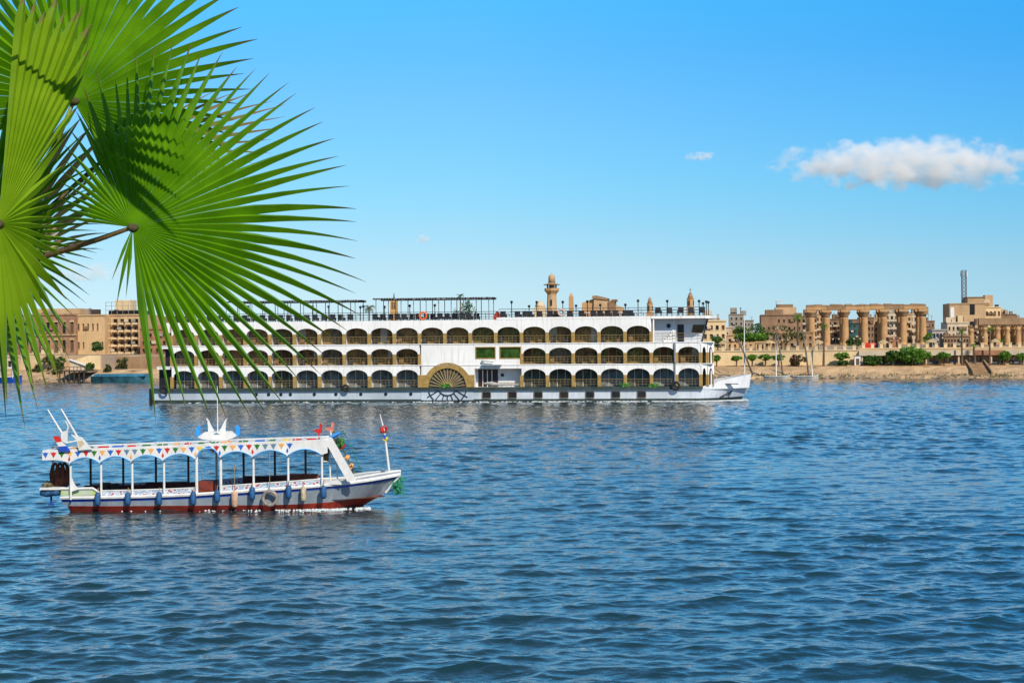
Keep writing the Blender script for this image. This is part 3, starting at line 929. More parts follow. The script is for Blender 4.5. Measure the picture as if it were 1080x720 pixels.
# sheer rows (photo) of the blue rubbing strake
SHEER = [(64, 526.0), (100, 525.6), (150, 524.6), (200, 522.8), (240, 520.2), (280, 517.4), (320, 514.6), (345, 512.6), (370, 510.0), (390, 507.2), (405, 504.6), (421, 501.5)]
def interp(tab, px):
    for (a, ya), (b, yb) in zip(tab, tab[1:]):
        if px <= b: return ya + (yb - ya) * (px - a) / (b - a)
    return tab[-1][1]
def near_y(px):
    """inset of the near gunwale"""
    if px < 110: return .28 * ((110 - px) / 46) ** 2
    if px < 300: return 0.0
    t = (px - 300) / 121
    return (BB / 2) * t ** 2.1
def hull_stations():
    out = []
    for px in [64, 68, 75, 90, 110] + list(range(130, 300, 20)) + list(range(300, 421, 8)) + [421]:
        y = near_y(px)
        x = bX(px, y)
        zs = bZ(px, interp(SHEER, px), y)
        out.append((px, x, y, zs))
    return out
ST = hull_stations()
STEM = []
def boat_hull():
    v, f, mi = [], [], []
    lv = 6
    for px, x, y, zs in ST:
        # boundary grey/red rises to the bow
        zr = .23 if px < 280 else .23 + .22 * ((px - 280) / 141) ** 1.4
        zk = -.55 if px < 350 else -.55 + 1.1 * ((px - 350) / 71) ** 2
        if px < 75: zk = .05 + .25 * (75 - px) / 11; zr = max(zr, zk + .02)
        t = max(0, (px - 330) / 91)
        c = BB / 2
        for side in (0, 1):
            for k, z in enumerate((zs, zs - .13, zs - .14, zr, zr - .01, zk)):
                z = max(min(z, zs), zk - .0)
                d = (zs - z)
                fl = .10 * d + .45 * t * d         # flare
                yy = min(c, y + fl + (.5 if k == 5 else 0) * (1 - t))
                xx = x - (.85 * d if px >= 350 else 0) * t - 0
                if px < 75: xx = x + .35 * d
                v.append((xx, yy if side == 0 else BB - yy, z))
    n = lv
    STEM.extend([(p[0] + .02, BB / 2, p[2]) for p in v[-2 * lv:-lv] if p[2] > .45])
    for i in range(len(ST) - 1):
        for s in (0, 1):
            for j in range(n - 1):
                a = (i * 2 + s) * n + j; b = ((i + 1) * 2 + s) * n + j
                f.append((a, a + 1, b + 1, b) if s == 0 else (a, b, b + 1, a + 1))
                mi.append({0: 0, 1: 1, 2: 1, 3: 2, 4: 2}[j])
    f.append(tuple(range(n)) + tuple(2 * n - 1 - k for k in range(n))); mi.append(1)
    m_ = MB(); m_.add(v, f); m_.m = mi
    o = m_.build('hull', [bblue, bgrey, bred], boat)
    return o
boat_hull()
# white gunwale cap above the blue stripe, running round the bow
for side in (0, 1):
    pts = [(x, (y - .03) if side == 0 else BB - y + .03, zs + .05) for px, x, y, zs in ST]
    m_ = MB(); m_.tube(pts, .075, 6); m_.build('gunwale', bwhite, boat)
# inner floor
m_ = MB(); poly = [(x, y + .1, zs) for px, x, y, zs in ST if px < 410]
zfl = .40
m_.add([(x, y + .02, zfl) for x, y, z in poly] + [(x, BB - y - .02, zfl) for x, y, z in poly], [(i, i + 1, len(poly) + i + 1, len(poly) + i) for i in range(len(poly) - 1)])
m_.build('floor', bwood, boat)
# side panels under the rail between the posts, small painted pattern
POSTS = [74.5, 106.6, 139.5, 173.0, 207.4, 232.8, 267.4, 304.0, 339.6]
FARP = [56, 95.6, 130, 164.5, 198.7, 228.5, 257, 290, 322.4]
def patt_mat():
    m = bpy.data.materials.new('painted_panel'); m.use_nodes = True
    nt = m.node_tree; N = nt.nodes; L = nt.links; b = N['Principled BSDF']; b.inputs['Roughness'].default_value = .6
    tc = N.new('ShaderNodeTexCoord'); vo = N.new('ShaderNodeTexVoronoi'); vo.inputs['Scale'].default_value = 5.5
    mp = N.new('ShaderNodeMapping'); mp.inputs['Scale'].default_value = (1, 0, 1.3)
    L.new(tc.outputs['Object'], mp.inputs[0]); L.new(mp.outputs[0], vo.inputs['Vector'])
    cr = N.new('ShaderNodeValToRGB'); cr.color_ramp.interpolation = 'CONSTANT'
    e = cr.color_ramp.elements; e[0].color = (.42, .06, .03, 1); e[0].position = 0
    e[1].position = .3; e[1].color = (.38, .45, .55, 1)
    x = e.new(.42); x.color = (.62, .66, .70, 1); x = e.new(.55); x.color = (.30, .38, .48, 1); 
    L.new(vo.outputs['Distance'], cr.inputs[0]); L.new(cr.outputs[0], b.inputs['Base Color'])
    return m
pm = patt_mat()
for side in (0, 1):
    for i in range(len(POSTS) - 1):
        if i in (0, 4): continue
        a, b = POSTS[i] + 1, POSTS[i + 1] - 1
        if side == 1: a, b = FARP[i] + 1, FARP[i + 1] - 1
        y = .10 if side == 0 else BB - .10
        xa, xb = bX(a, y), bX(b, y)
        za, zb_ = bZ(a, interp(SHEER, a)) + .10, bZ(b, interp(SHEER, b)) + .10
        m_ = MB()
        m_.prism_xz([(xa, za - .1), (xb, zb_ - .1), (xb, zb_ + .19), (xa, za + .19)], y - .02, y + .02)
        fix_normals(m_.build('side_panel', pm, boat))
        m_ = MB(); m_.tube([(xa, y, za + .22), (xb, y, zb_ + .22)], .03, 6); m_.build('rail', bwhite, boat)
# canopy
ROOF = [(46, 474.4), (120, 471.6), (207, 468.2), (240, 466.6), (300, 464.6), (346, 463.0)]
def roof_z(px): return bZ(px, interp(ROOF, px))
rx = [46 + 300 * i / 60 for i in range(61)]
m_ = MB()
v = []
for px in rx:
    x, z = bX(px), roof_z(px)
    for y, dz in ((-.12, 0), (.5, .0), (BB / 2, -.03), (BB - .5, -.08), (BB + .12, -.14)):
        v.append((x, y, z + dz))
    for y, dz in ((BB + .12, -.20), (BB / 2, -.09), (-.12, -.06)):
        v.append((x, y, z + dz))
f = []
for i in range(len(rx) - 1):
    for j in range(8):
        a, b = i * 8 + j, i * 8 + (j + 1) % 8
        f.append((a, a + 8, b + 8, b))
f += [tuple(range(8)), tuple((len(rx) - 1) * 8 + 7 - k for k in range(8))]
m_.add(v, f); fix_normals(m_.build('canopy_roof', bwhite, boat))
# scalloped fascia with painted triangles, near and far side
def fascia_low(px, posts):
    """row of the fascia's lower edge"""
    if px <= posts[0]: return interp(ROOF, px) + 10.5 + 4.0 * max(0, (px - posts[0] + 26) / 26) ** 3
    for a, b in zip(posts, posts[1:]):
        if a <= px <= b:
            t = (px - a) / (b - a) * 2 - 1
            if abs(a - 207.4) < .1: return interp(ROOF, px) + 5.2 + 10.0 * abs(t) ** 3.2
            return interp(ROOF, px) + 9.6 + 6.4 * abs(t) ** 2.0
    t = (px - posts[-1]) / 10
    return interp(ROOF, px) + 16 - 3 * t
def fascia(y0, y1, name, posts, p0, p1):
    m_ = MB(); m_.mi = 0
    n = int((p1 - p0) / 1.2)
    for i in range(n):
        pa, pb = p0 + (p1 - p0) * i / n, p0 + (p1 - p0) * (i + 1) / n
        xa, xb = bX(pa), bX(pb)
        za, zb_ = bZ(pa, fascia_low(pa, posts)), bZ(pb, fascia_low(pb, posts))
        ta, tb = roof_z(pa) - .06, roof_z(pb) - .06
        m_.mi = 0
        m_.quad((xa, y0, za), (xb, y0, zb_), (xb, y0, tb), (xa, y0, ta)); m_.quad((xb, y1, zb_), (xa, y1, za), (xa, y1, ta), (xb, y1, tb))
        m_.mi = 1
        m_.quad((xa, y0, za), (xa, y1, za), (xb, y1, zb_), (xb, y0, zb_))
    o = m_.build(name, [bwhite, blight], boat); fix_normals(o)
    return o
fas = fascia(-.16, -.10, 'fascia', POSTS, 46, 346)
fascia(BB + .10, BB + .16, 'fascia', POSTS, 46, 346)
# light-blue edging that paints in the bluish shading along the arches
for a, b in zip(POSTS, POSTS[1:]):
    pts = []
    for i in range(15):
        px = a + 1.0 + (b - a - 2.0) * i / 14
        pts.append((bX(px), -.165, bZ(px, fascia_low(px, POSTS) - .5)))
    m_ = MB(); m_.tube(pts, .028, 5); m_.build('arch_shade_edging', mat('edging_blue', (.20, .48, .85), .5), fas)
# triangles (one painted pennant per colour place)
seq = 'brgobrgobrss gobrgob ybr gobrgss ob'.replace(' ', '')
seq = ['b', 'r', 'g', 'o', 'b', 'r', 'g', 'o', 'b', 'r', 's', 's', 'g', 'o', 'b', 'r', 'g', 'o', 'b', 'y', 'b', 'r', 'g', 'o', 'b', 'r', 'g', 's', 's', 'o', 'b']
px = 49.5
for i, c in enumerate(seq):
    step = 8.55 if i != 19 else 9.0
    z1 = roof_z(px) - .10
    x = bX(px)
    w = .135
    m_ = MB()
    k = .245
    m_.prism_xz([(x - w, z1), (x - w * .45, z1 - .02), (x, z1 + .015), (x + w * .45, z1 - .02), (x + w, z1), (x + w * .35, z1 - k * .62), (x, z1 - k), (x - w * .35, z1 - k * .62)], -.172, -.1602)
    fix_normals(m_.build('pennant', COLS[c], fas))
    px += step
for i, a in enumerate(POSTS[:-1]):
    x, z = bX(a), bZ(a, interp(ROOF, a)) - .42
    m_ = MB(); m_.prism_xz([(x - .05, z), (x, z - .10), (x + .05, z), (x, z + .13)], -.178, -.1605); fix_normals(m_.build('diamond', COLS['ob'[i % 2]] if i % 3 else COLS['r'], fas))
# coloured edging strips lying on the roof rim
r_ = random.Random(5)
pxc = 60
while pxc < 335:
    w_ = r_.uniform(5, 11)
    m_ = MB(); x0, x1 = bX(pxc), bX(pxc + w_)
    z = roof_z(pxc + w_ / 2)
    m_.box(x0, x1, .0, .30, z + .004, z + .05)
    m_.build('rim_cloth', COLS[r_.choice('rgybo')], boat)
    pxc += w_ + r_.uniform(2, 9)
m_ = MB(); m_.tube([(bX(a), -.02, roof_z(a) + .12) for a in range(60, 341, 10)], .02, 5)
for a in range(60, 341, 28): m_.tube([(bX(a), -.02, roof_z(a) - .01), (bX(a), -.02, roof_z(a) + .12)], .016, 5)
m_.build('roof_rail', bwhite, boat)
# posts
for i, a in enumerate(POSTS):
    zb_ = bZ(a, interp(SHEER, a)) + .02
    zt_ = bZ(a, fascia_low(a, POSTS)) + .12
    r0 = .062 if i in (4, 5) else .048
    m_ = MB(); m_.tube([(bX(a), -.02 + .02, zb_ - .05), (bX(a), -.0, zt_ + .1)], r0, 8); m_.build('post', bwhite, boat)
for i, a in enumerate(FARP):
    y = BB - .02
    m_ = MB(); m_.tube([(bX(a, y), y, .6), (bX(a, y), y, roof_z(a) - .10)], .052, 8); m_.build('post', bposts if i not in (5,) else bwhite, boat)
# benches
def bench(pa, pb, y0, y1, z0, z1, m):
    m_ = MB(); m_.box(bX(pa, y0), bX(pb, y0), y0, y1, z0, z1); m_.box(bX(pa, y0), bX(pb, y0), y1 - .12 if y0 > 1 else y0, y1 if y0 > 1 else y0 + .1, z1 + .002, z1 + .28)
    return m_.build('bench', m, boat)
zf_ = lambda px: bZ(px, interp(SHEER, px))
bench(86, 150, BB - .62, BB - .14, .42, zf_(120) - .02, bseat)
bench(151, 209, BB - .62, BB - .14, .42, zf_(170) + .06, bseat)
bench(255, 300, BB - .62, BB - .14, .42, zf_(280) + .08, bseat)
bench(301, 334, BB - .62, BB - .14, .42, zf_(310) + .08, mat('bench_rust', (.42, .10, .045), .7, .2, 2))
m_ = MB(); m_.box(bX(208.5, .8), bX(225, .8), .75, 1.6, .42, 1.18); m_.build('engine_box', mat('engine_box_red', (.24, .045, .025), .6, .5, 3.0, col2=(.09, .015, .01)), boat)
# helm wheel seat + stern lockers
m_ = MB()
xa, xb = bX(64, .2), bX(94)
z = zf_(80)
m_.prism_xz([(xa, z + .12), (xb + .55, z + .12), (xb + .1, z + .42), (xa + .02, z + .40)], .18, .24); fix_normals(m_.build('quarter_panel', mat('quarter_green', (.36, .48, .05), .6, .5, 3.5, col2=(.42, .48, .44)), boat))
m_ = MB(); m_.tube([(xa, .17, z + .42), (xb + .1, .17, z + .43), (xb + .58, .17, z + .12)], .05, 6); m_.build('quarter_rail', bwhite, boat)
m_ = MB(); m_.prism_xz([(bX(74.5), z + .3), (bX(83.5), z + .42), (bX(79), z + .56), (bX(75.5), z + .9)], .0, .07); fix_normals(m_.build('knee', bwhite, boat))
# fore deck, bulwark and white scoop legs
BUL = [(352, 511.0, 512.0), (366, 505.8, 510.3), (380, 503.2, 508.6), (395, 500.6, 506.4), (408, 498.6, 504.2), (416, 497.4, 502.6), (421, 496.8, 501.5)]
for side in (0, 1):
    v = []
    for pxq, pt, pb in BUL:
        y = near_y(pxq)
        x = bX(pxq, y)
        z0 = bZ(pxq, interp(SHEER, pxq), y) + .02
        z1 = bZ(pxq, pt, y)
        yo, yi = (y - .02, y + .06)
        yi = min(yi, BB / 2)
        if side: yo, yi = BB - yo, BB - yi
        v += [(x, yo, z0), (x + .06, yo, z1), (x + .06, yi, z1), (x, yi, z0)]
    f = []
    for i in range(len(BUL) - 1):
        for j in range(4):
            a, b = i * 4 + j, i * 4 + (j + 1) % 4
            f.append((a, a + 4, b + 4, b))
    m_ = MB(); m_.add(v, f); fix_normals(m_.build('bow_bulwark', mat('bulwark_grey', (.42, .47, .52), .5, .12, 1.5), boat))
    pts = [(bX(q, near_y(q)) + .06, (near_y(q) if not side else BB - near_y(q)), bZ(q, pt, near_y(q)) + .02) for q, pt, pb in BUL]
    m_ = MB(); m_.tube(pts, .045, 6); m_.build('bulwark_cap', bwhite, boat)
m_ = MB(); poly = [(x, y + .05, zs) for px_, x, y, zs in ST if 330 < px_ <= 415]
k = len(poly)
m_.add([(x, y, z) for x, y, z in poly] + [(x, BB - y, z) for x, y, z in poly], [(i, i + 1, k + i + 1, k + i) for i in range(k - 1)])
m_.build('foredeck', bwhite, boat)
m_ = MB(); m_.tube([(xT + .03, BB / 2, bZ(421, 497.5, BB / 2))] + STEM, .05, 6); m_.build('stem', bwhite, boat)
for side in (0,):
    y0, y1 = (.02, .14) if side == 0 else (BB - .14, BB - .02)
    m_ = MB()
    q = lambda px, py: (bX(px), bZ(px, py))
    m_.prism_xz([q(340, 463.4), q(347.5, 460.6), q(350.5, 461.5), q(375.5, 505.5), q(374, 506.5), q(366.5, 507.5), q(348, 473.5), q(344.6, 468.8), q(341.5, 470.5), q(339.6, 475)], y0 - .1, y1 - .1)
    fix_normals(m_.build('scoop_leg', bwhite, boat))
m_ = MB(); m_.prism_xz([q(344.5, 463.2), q(347.5, 459.5), q(350.0, 461.2), q(347, 464.5)], .1, BB - .1); fix_normals(m_.build('scoop_beam', mat('scoop_blue', (.05, .30, .75), .5), boat))
for px_ in (347.0, 354.5):
    m_ = MB(); m_.tube([(bX(px_), .35, zf_(345)), (bX(px_), .35, bZ(px_, 470 if px_ < 350 else 485))], .035, 6); m_.build('stanchion', bwhite, boat)
m_ = MB(); m_.tube([(bX(339.6), .35, bZ(340, 487)), (bX(354.5), .35, bZ(354, 487.6))], .025, 6); m_.build('cross_rail', bwhite, boat)
m_ = MB(); m_.prism_xz([q(340, 511), q(344, 508.4), q(356, 506), q(359, 509), q(360, 511)], .12, .5); fix_normals(m_.build('bow_locker', bwhite, boat))
# garland pole on the far scoop
pA, pB = Vector((bX(352.5, BB), BB + .02, bZ(352.5, 453.5, BB))), Vector((bX(374.5, BB), BB + .02, bZ(374.5, 500, BB)))
m_ = MB(); m_.tube([pA, pB], .04, 6); gp = m_.build('garland_pole', mat('garland_olive', (.10, .13, .03), .7, .4, 6), boat)
def blob(mb, c, r, seed, n=16, flat=1.0):
    """a tuft of small petals"""
    g_ = random.Random(seed)
    for k in range(n):
        d_ = Vector((g_.gauss(0, 1), g_.gauss(0, 1) * flat, g_.gauss(0, 1))).normalized()
        s_ = d_.orthogonal().normalized() * r * .35
        b_ = d_.cross(s_)
        p_ = Vector(c) + d_ * r * .5
        mb.quad(p_ - s_, p_ + b_, p_ + s_ + d_ * r * .4, p_ - b_)
for t, c, r0 in ((.30, 'g', .30), (.36, 'r', .2), (.62, 'o', .16), (.82, 'o', .17), (.12, 'y', .10)):
    m_ = MB(); blob(m_, pA.lerp(pB, t), r0, int(t * 100), 22); m_.build('flower_tuft', COLS[c], gp)
m_ = MB()
for i in range(16):
    p_ = pA.lerp(pB, i / 15) + Vector((.35 - .12 * abs(i / 15 - .4), .02, .12)); m_.tube([p_, p_ + Vector((.04, 0, -.06))], .035, 4)
m_.build('bead_string', COLS['g'], gp)
# bird ornaments on short poles
def bird(px, py, off, ptop, mcol, lab):
    x0, z0 = BT.S(px, py, off)
    m_ = MB(); m_.tube([(x0, off, z0 - .1), (x0, off, z0 + .28)], .035, 6); po = m_.build('ornament_pole', mcol if px < 345 else bwhite, boat)
    m_ = MB()
    zb_ = z0 + .30; k_ = .74
    m0 = m_
    m_.prism_xz([(x0 + px_ * k_, zb_ + pz_ * k_) for px_, pz_ in [(-.34, .08), (-.22, -.04), (.02, -.16), (.16, -.08), (.18, .12), (.15, .26), (.22, .30), (.13, .44), (.04, .42), (.02, .12), (-.14, .14), (-.2, .1)]], off - .03, off + .03)
    fix_normals(m_.build('bird_figure', mcol, po, lab))
pink = mat('bird_pink', (.72, .22, .16), .6, .2, 4)
bird(336.5, 462.0, .15, 445, COLS['r'], 'red bird figure')
bird(349.0, 460.0, 1.2, 443, pink, 'pink bird figure')
# white boat shaped ornament on the roof, with blue crescents and two sails
of = 1.0
m_ = MB(); q = lambda px, py: BT.S(px, py, of)
m_.prism_xz([q(210.0, 460.2), q(213, 458.2), q(217, 455.2), q(243, 454.6), q(248, 457.2), q(250.5, 458.8), q(247, 461.3), q(240, 463.0), q(221, 463.3), q(214, 462.4)], of - .25, of + .25)
roofo = m_.build('roof_ornament', bwhite, boat); fix_normals(roofo)
for sgn, cx in ((1, 212.0), (-1, 248.0)):
    pts = []
    oc = [(cx - sgn * 4.5, 451.5), (cx - sgn * 5.2, 455), (cx - sgn * 4.4, 459), (cx - sgn * 1.8, 461), (cx + sgn * 1.0, 459.4), (cx - sgn * 1.0, 457.5), (cx - sgn * 1.2, 454), (cx - sgn * 0.2, 450.8), (cx - sgn * 2.2, 448.8)]
    if sgn < 0: oc = [(x, y - .8) for x, y in oc]
    m_ = MB(); m_.prism_xz([q(*p) for p in oc], of - .06, of + .06); fix_normals(m_.build('crescent', mat('crescent_blue', (.02, .30, .85), .5), roofo))
for sgn, cx in ((1, 218.2), (-1, 239.3)):
    m_ = MB(); m_.prism_xz([q(cx + sgn * 1.6, 455.3), q(cx + sgn * 8.2, 454.2), q(cx + sgn * 6.2, 451.5), q(cx + sgn * 2.2, 443.5), q(cx, 440.6), q(cx - sgn * .9, 441.6), q(cx + sgn * .7, 443.5)], of - .03, of + .03); fix_normals(m_.build('little_sail', bwhite, roofo))
for px_, py_ in ((221.5, 464), (241.5, 464)):
    x, z = q(px_, py_); m_ = MB(); m_.tube([(x, of, z + .06), (x, of, z - .30)], .04, 6); m_.build('ornament_leg', bwhite, roofo)
x, z = q(229.5, 455); xt, zt_ = q(229.0, 407)
m_ = MB(); m_.tube([(x, of + .02, z - .05), (xt, of + .02, zt_)], [.03, .014], 6); m_.build('aerial', bwhite, roofo)
m_ = MB(); m_.prism_xz([q(226, 457.6), q(229.6, 455.6), q(233.4, 457.4)], of - .262, of - .251); fix_normals(m_.build('painted_arc', COLS['s'], roofo))
# stern ornaments: tricolour board, fins, two slanting white staffs
of = -.24
q = lambda px, py: BT.S(px, py, of)
fl = MB()
fl.mi = 0; fl.prism_xz([q(56.0, 460.3), q(60.5, 459.4), q(63.2, 461.2), q(65.6, 465.3), q(59.4, 466.2)], of - .04, of + .04)
fl.mi = 1; fl.prism_xz([q(59.5, 466.3), q(65.7, 465.4), q(69.8, 470.0), q(61.9, 470.6)], of - .04, of + .04)
fl.mi = 2; fl.prism_xz([q(62.0, 470.7), q(69.9, 470.1), q(74.3, 475.5), q(62.6, 476.0)], of - .04, of + .04)
fix_normals(fl.build('tricolour_board', [COLS['r'], bwhite, mat('board_blue', (.015, .07, .45), .5)], boat))
m_ = MB(); m_.prism_xz([q(65.2, 464.5), q(64.4, 458.2), q(66.2, 454.8), q(70.6, 453.8), q(71.6, 450), q(70.2, 445.5), q(68.4, 443.2), q(71.2, 445.2), q(72.8, 450.5), q(71.6, 456), q(71.2, 465.6), q(81, 463.6), q(81.5, 465), q(70.5, 467.2), q(68.5, 466.6)], of - .05, of + .05); fix_normals(m_.build('stern_figure', bwhite, boat))
m_ = MB(); m_.prism_xz([q(75.0, 457.6), q(79.2, 459.2), q(85.8, 460.5), q(97.0, 473.6), q(83.5, 474.6), q(81.4, 464.0)], of - .05, of + .05); fix_normals(m_.build('stern_fin', bwhite, boat))
m_ = MB(); m_.prism_xz([q(82.2, 464.5), q(86.6, 464.2), q(89.6, 467), q(84.3, 472.8)], of - .06, of - .051); fix_normals(m_.build('fin_patch', mat('fin_beige', (.60, .50, .32), .6, .2, 6), boat))
for a, b, w in (((50.3, 431.7), (66.5, 458.5), .04), ((64.4, 430.8), (81.5, 460.5), .04)):
    (xa, za), (xb, zb_) = q(*a), q(*b)
    m_ = MB(); m_.tube([(xa, of, za), (xb, of, zb_)], [.028, .05], 6); m_.build('staff', bwhite, boat)
# bow pole with flower
(xa, za), (xb, zb_) = BT.S(410.8, 498, BB / 2), BT.S(405.4, 455, BB / 2)
xc, zc_ = BT.S(400.6, 436.6, BB / 2)
m_ = MB(); m_.tube([(xa, BB / 2, za - .1), (xb, BB / 2, zb_), (xc, BB / 2, zc_)], [.06, .045, .02], 7); bpole = m_.build('bow_pole', bwhite, boat)
m_ = MB(); blob(m_, BT.S(404.8, 452.8, BB / 2)[0:1] + (BB / 2,) + BT.S(404.8, 452.8, BB / 2)[1:], .22, 9, 30); m_.build('flower', COLS['r'], bpole)
m_ = MB(); x, z = BT.S(405.9, 458.5, BB / 2); x2, z2 = BT.S(406.4, 463, BB / 2); m_.tube([(x, BB / 2, z), (x2, BB / 2, z2)], .07, 7); m_.build('blue_band', COLS['b'], bpole)
m_ = MB(); blob(m_, (x2, BB / 2, z2), .16, 4, 14); m_.build('yellow_band', COLS['y'], bpole)
# stern gear that belongs to the boat
m_ = MB(); xa, za = BT.S(41.5, 518.6, .8); xb, zb_ = BT.S(66, 517, .8)
m_.box(xa + .1, xb + .2, .5, 2.6, za + .12, za + .20); m_.build('stern_shelf', bwhite, boat)
x, z = BT.S(54, 524, .9)
m_ = MB(); m_.tube([(x, .9, z + .1), (x, .9, z - .35)], .05, 6); m_.box(x - .12, x + .12, .86, .94, z - .35, z - .28); m_.build('rudder_stock', bblue, boat)

# ---- things carried by the boat
def at_boat(o, x, y, z=0): o.location = BT.W(x, y, z); o.rotation_euler = (0, 0, BT.rot)
blue_f = mat('fender_blue', (.02, .10, .25), .6, .25, 4, .3, 12)
def fender(px, ptop, pbot, m, lab, grp=None, rope_to=None, r=.125):
    x, z1 = BT.S(px, ptop, -.2); _, z0 = BT.S(px, pbot, -.2)
    h_ = z1 - z0
    t = thing('boat_fender', lab, 'fender', group=grp)
    at_boat(t, x, -.2, z0)
    m_ = MB(); m_.sm = True; m_.lathe([(.02, 0), (r * .7, .03), (r, .10), (r, h_ - .10), (r * .7, h_ - .03), (.02, h_)], 12); m_.build('fender_body', m, t)
    m_ = MB(); top_ = rope_to if rope_to else h_ + .18
    m_.tube([(0, 0, h_ - .02), (0, .0 if rope_to else .1, top_)], .016, 5); m_.build('rope', mat('rope_tan', (.35, .24, .13), .9, .2, 9), t)
for px_, a, b in ((103, 519.0, 533.5), (134.8, 518.8, 533), (167.8, 518.6, 533), (203.8, 517.8, 533), (229, 516.0, 530), (266, 513.0, 527.5), (304.4, 511.2, 526), (341.2, 511.8, 526)):
    which = {103: 'aftmost one on the stern quarter', 134.8: 'second from the stern', 167.8: 'third from the stern', 203.8: 'on the left of the red engine box', 229: 'below the entrance post', 266: 'between rust fender and tyre', 304.4: 'between tyre and cream fender', 341.2: 'nearest the bow'}[px_]
    fender(px_, a, b, blue_f, 'blue fender on the motor boat side, ' + which, 'blue fenders along the motor boat')
fender(247.4, 517.5, 535, mat('fender_rust', (.45, .22, .13), .7, .4, 5, .3, 12, col2=(.52, .42, .32)), 'rust stained cream fender hanging on a long line from the motor boat canopy', None, 1.9, .14)
fender(320, 512.3, 529, mat('fender_cream', (.56, .46, .30), .7, .3, 6, .3, 12), 'cream fender hanging from the motor boat near its bow', None, None, .12)
x, z = BT.S(284.6, 525.2, -.2)
t = thing('tyre_ring', 'pale grey tyre ring hanging on a long rope from the motor boat canopy', 'tyre fender'); at_boat(t, x, -.22, z)
m_ = MB(); m_.sm = True; m_.tube([(.29 * math.cos(i * math.pi / 12), 0, .29 * math.sin(i * math.pi / 12)) for i in range(24)], .075, 10, closed=True); m_.build('ring', mat('tyre_worn', (.30, .26, .22), .8, .3, 6, .3, 10), t)
m_ = MB(); m_.tube([(0, .0, .3), (0, .02, 1.95)], .016, 5); m_.build('rope', MATS['rope_tan'], t)
# hanging life jackets near the stern
for i, (px_, w, c) in enumerate(((56.6, .12, (.16, .045, .02)), (61.8, .12, (.20, .05, .02)), (66.6, .13, (.14, .04, .02)))):
    x, z = BT.S(px_ + 1.6, 487.6, 1.2)
    m_ = MB(); m_.sm = True
    m_.tube([(0, 0, 0), (-.10, 0, -.15), (-.17 - .03 * i, .03, -.5), (-.12, .02, -.9 - .07 * (i == 1)), (.0, 0, -1.0 - .05 * i), (.12, -.02, -.85), (.17, 0, -.5), (.10, 0, -.15), (0, 0, 0)], [.03, .08, w * .9, w, .06, w, w * .9, .08, .03], 8)
    o = m_.build('life_jacket', mat('jacket_brown_%s' % 'abc'[i], c, .9, .3, 5, .5, 8))
    at_boat(o, x, 1.2, z)
    tag(o, ['brown life jacket hanging at the boat stern, the one closest to the tip', 'rust red life jacket hanging between two others at the boat stern', 'dark brown life jacket hanging beside the first white canopy post'][i], 'life jacket', 'life jackets hanging at the boat stern')
# blue rolled inflatable across the stern
m_ = MB(); m_.sm = True
x0, z0 = BT.S(42, 519.4, .7); x1, _ = BT.S(64.5, 519, .7)
m_.tube([(0, 0, 0), (.05, 0, 0), (.3, 0, -.02), (.6, 0, .02), (x1 - x0 - .08, 0, .05), (x1 - x0, 0, .05)], [.03, .12, .17, .15, .17, .04], 10)
o = m_.build('rolled_tarpaulin', mat('tarp_blue', (.03, .13, .30), .7, .35, 5, .6, 9)); at_boat(o, x0, .7, z0); tag(o, 'long blue rolled tarpaulin lashed across the motor boat stern', 'tarpaulin')
# coiled cloth heap on stern shelf
m_ = MB(); blob(m_, (0, 0, .12), .3, 3, 40); x, z = BT.S(50, 514.5, 1.0)
o = m_.build('rag_heap', mat('rag_olive', (.16, .14, .07), .9, .4, 5)); at_boat(o, x, 1.0, z - .05); tag(o, 'olive heap of rags on the motor boat stern shelf', 'rags')
# cushions
m_ = MB(); m_.sm = False
x, z = BT.S(112.5, 512.5, 1.8)
zl = zf_(120)
m_.box(-.28, .10, -.3, .3, 0, .62); m_.prism_xz([(.14, .55), (.52, .62), (.48, .3), (.3, .2)], -.1, .1)
o = m_.build('seat_cushions', mat('cushion_dark', (.02, .02, .025), .8, .3, 3, col2=(.10, .05, .03))); fix_normals(o); at_boat(o, x, 1.8, .42 + .0); tag(o, 'dark cushions stacked on the motor boat floor near its stern', 'cushions')
# lantern at the front under the roof
m_ = MB(); x, z = BT.S(344.0, 477.5, .5); m_.lathe([(.05, -.42), (.11, -.3), (.12, -.05), (.16, .1), (.06, .3), (.02, .36)], 8)
o = m_.build('hanging_bag', mat('bag_brown', (.22, .12, .05), .8, .4, 5)); at_boat(o, x, .5, z); tag(o, 'brown bag hanging under the canopy by the bow scoop', 'bag')
# green rag at the stem
m_ = MB(); g_ = random.Random(12)
for k in range(46):
    p_ = Vector((g_.gauss(0, .10), g_.gauss(0, .06), -g_.random() * .75)); d_ = Vector((g_.gauss(0, .10), g_.gauss(0, .05), -.16)); s_ = Vector((.05, .02, .02))
    m_.quad(p_ - s_, p_ + d_ - s_, p_ + d_ + s_ * .6, p_ + s_)
x, z = BT.S(419.4, 501, BB / 2)
o = m_.build('green_netting', mat('net_green', (.01, .20, .09), .8, .3, 5)); at_boat(o, x, BB / 2 - .02, z); tag(o, 'green tangle of netting hanging off the motor boat bow tip', 'netting')

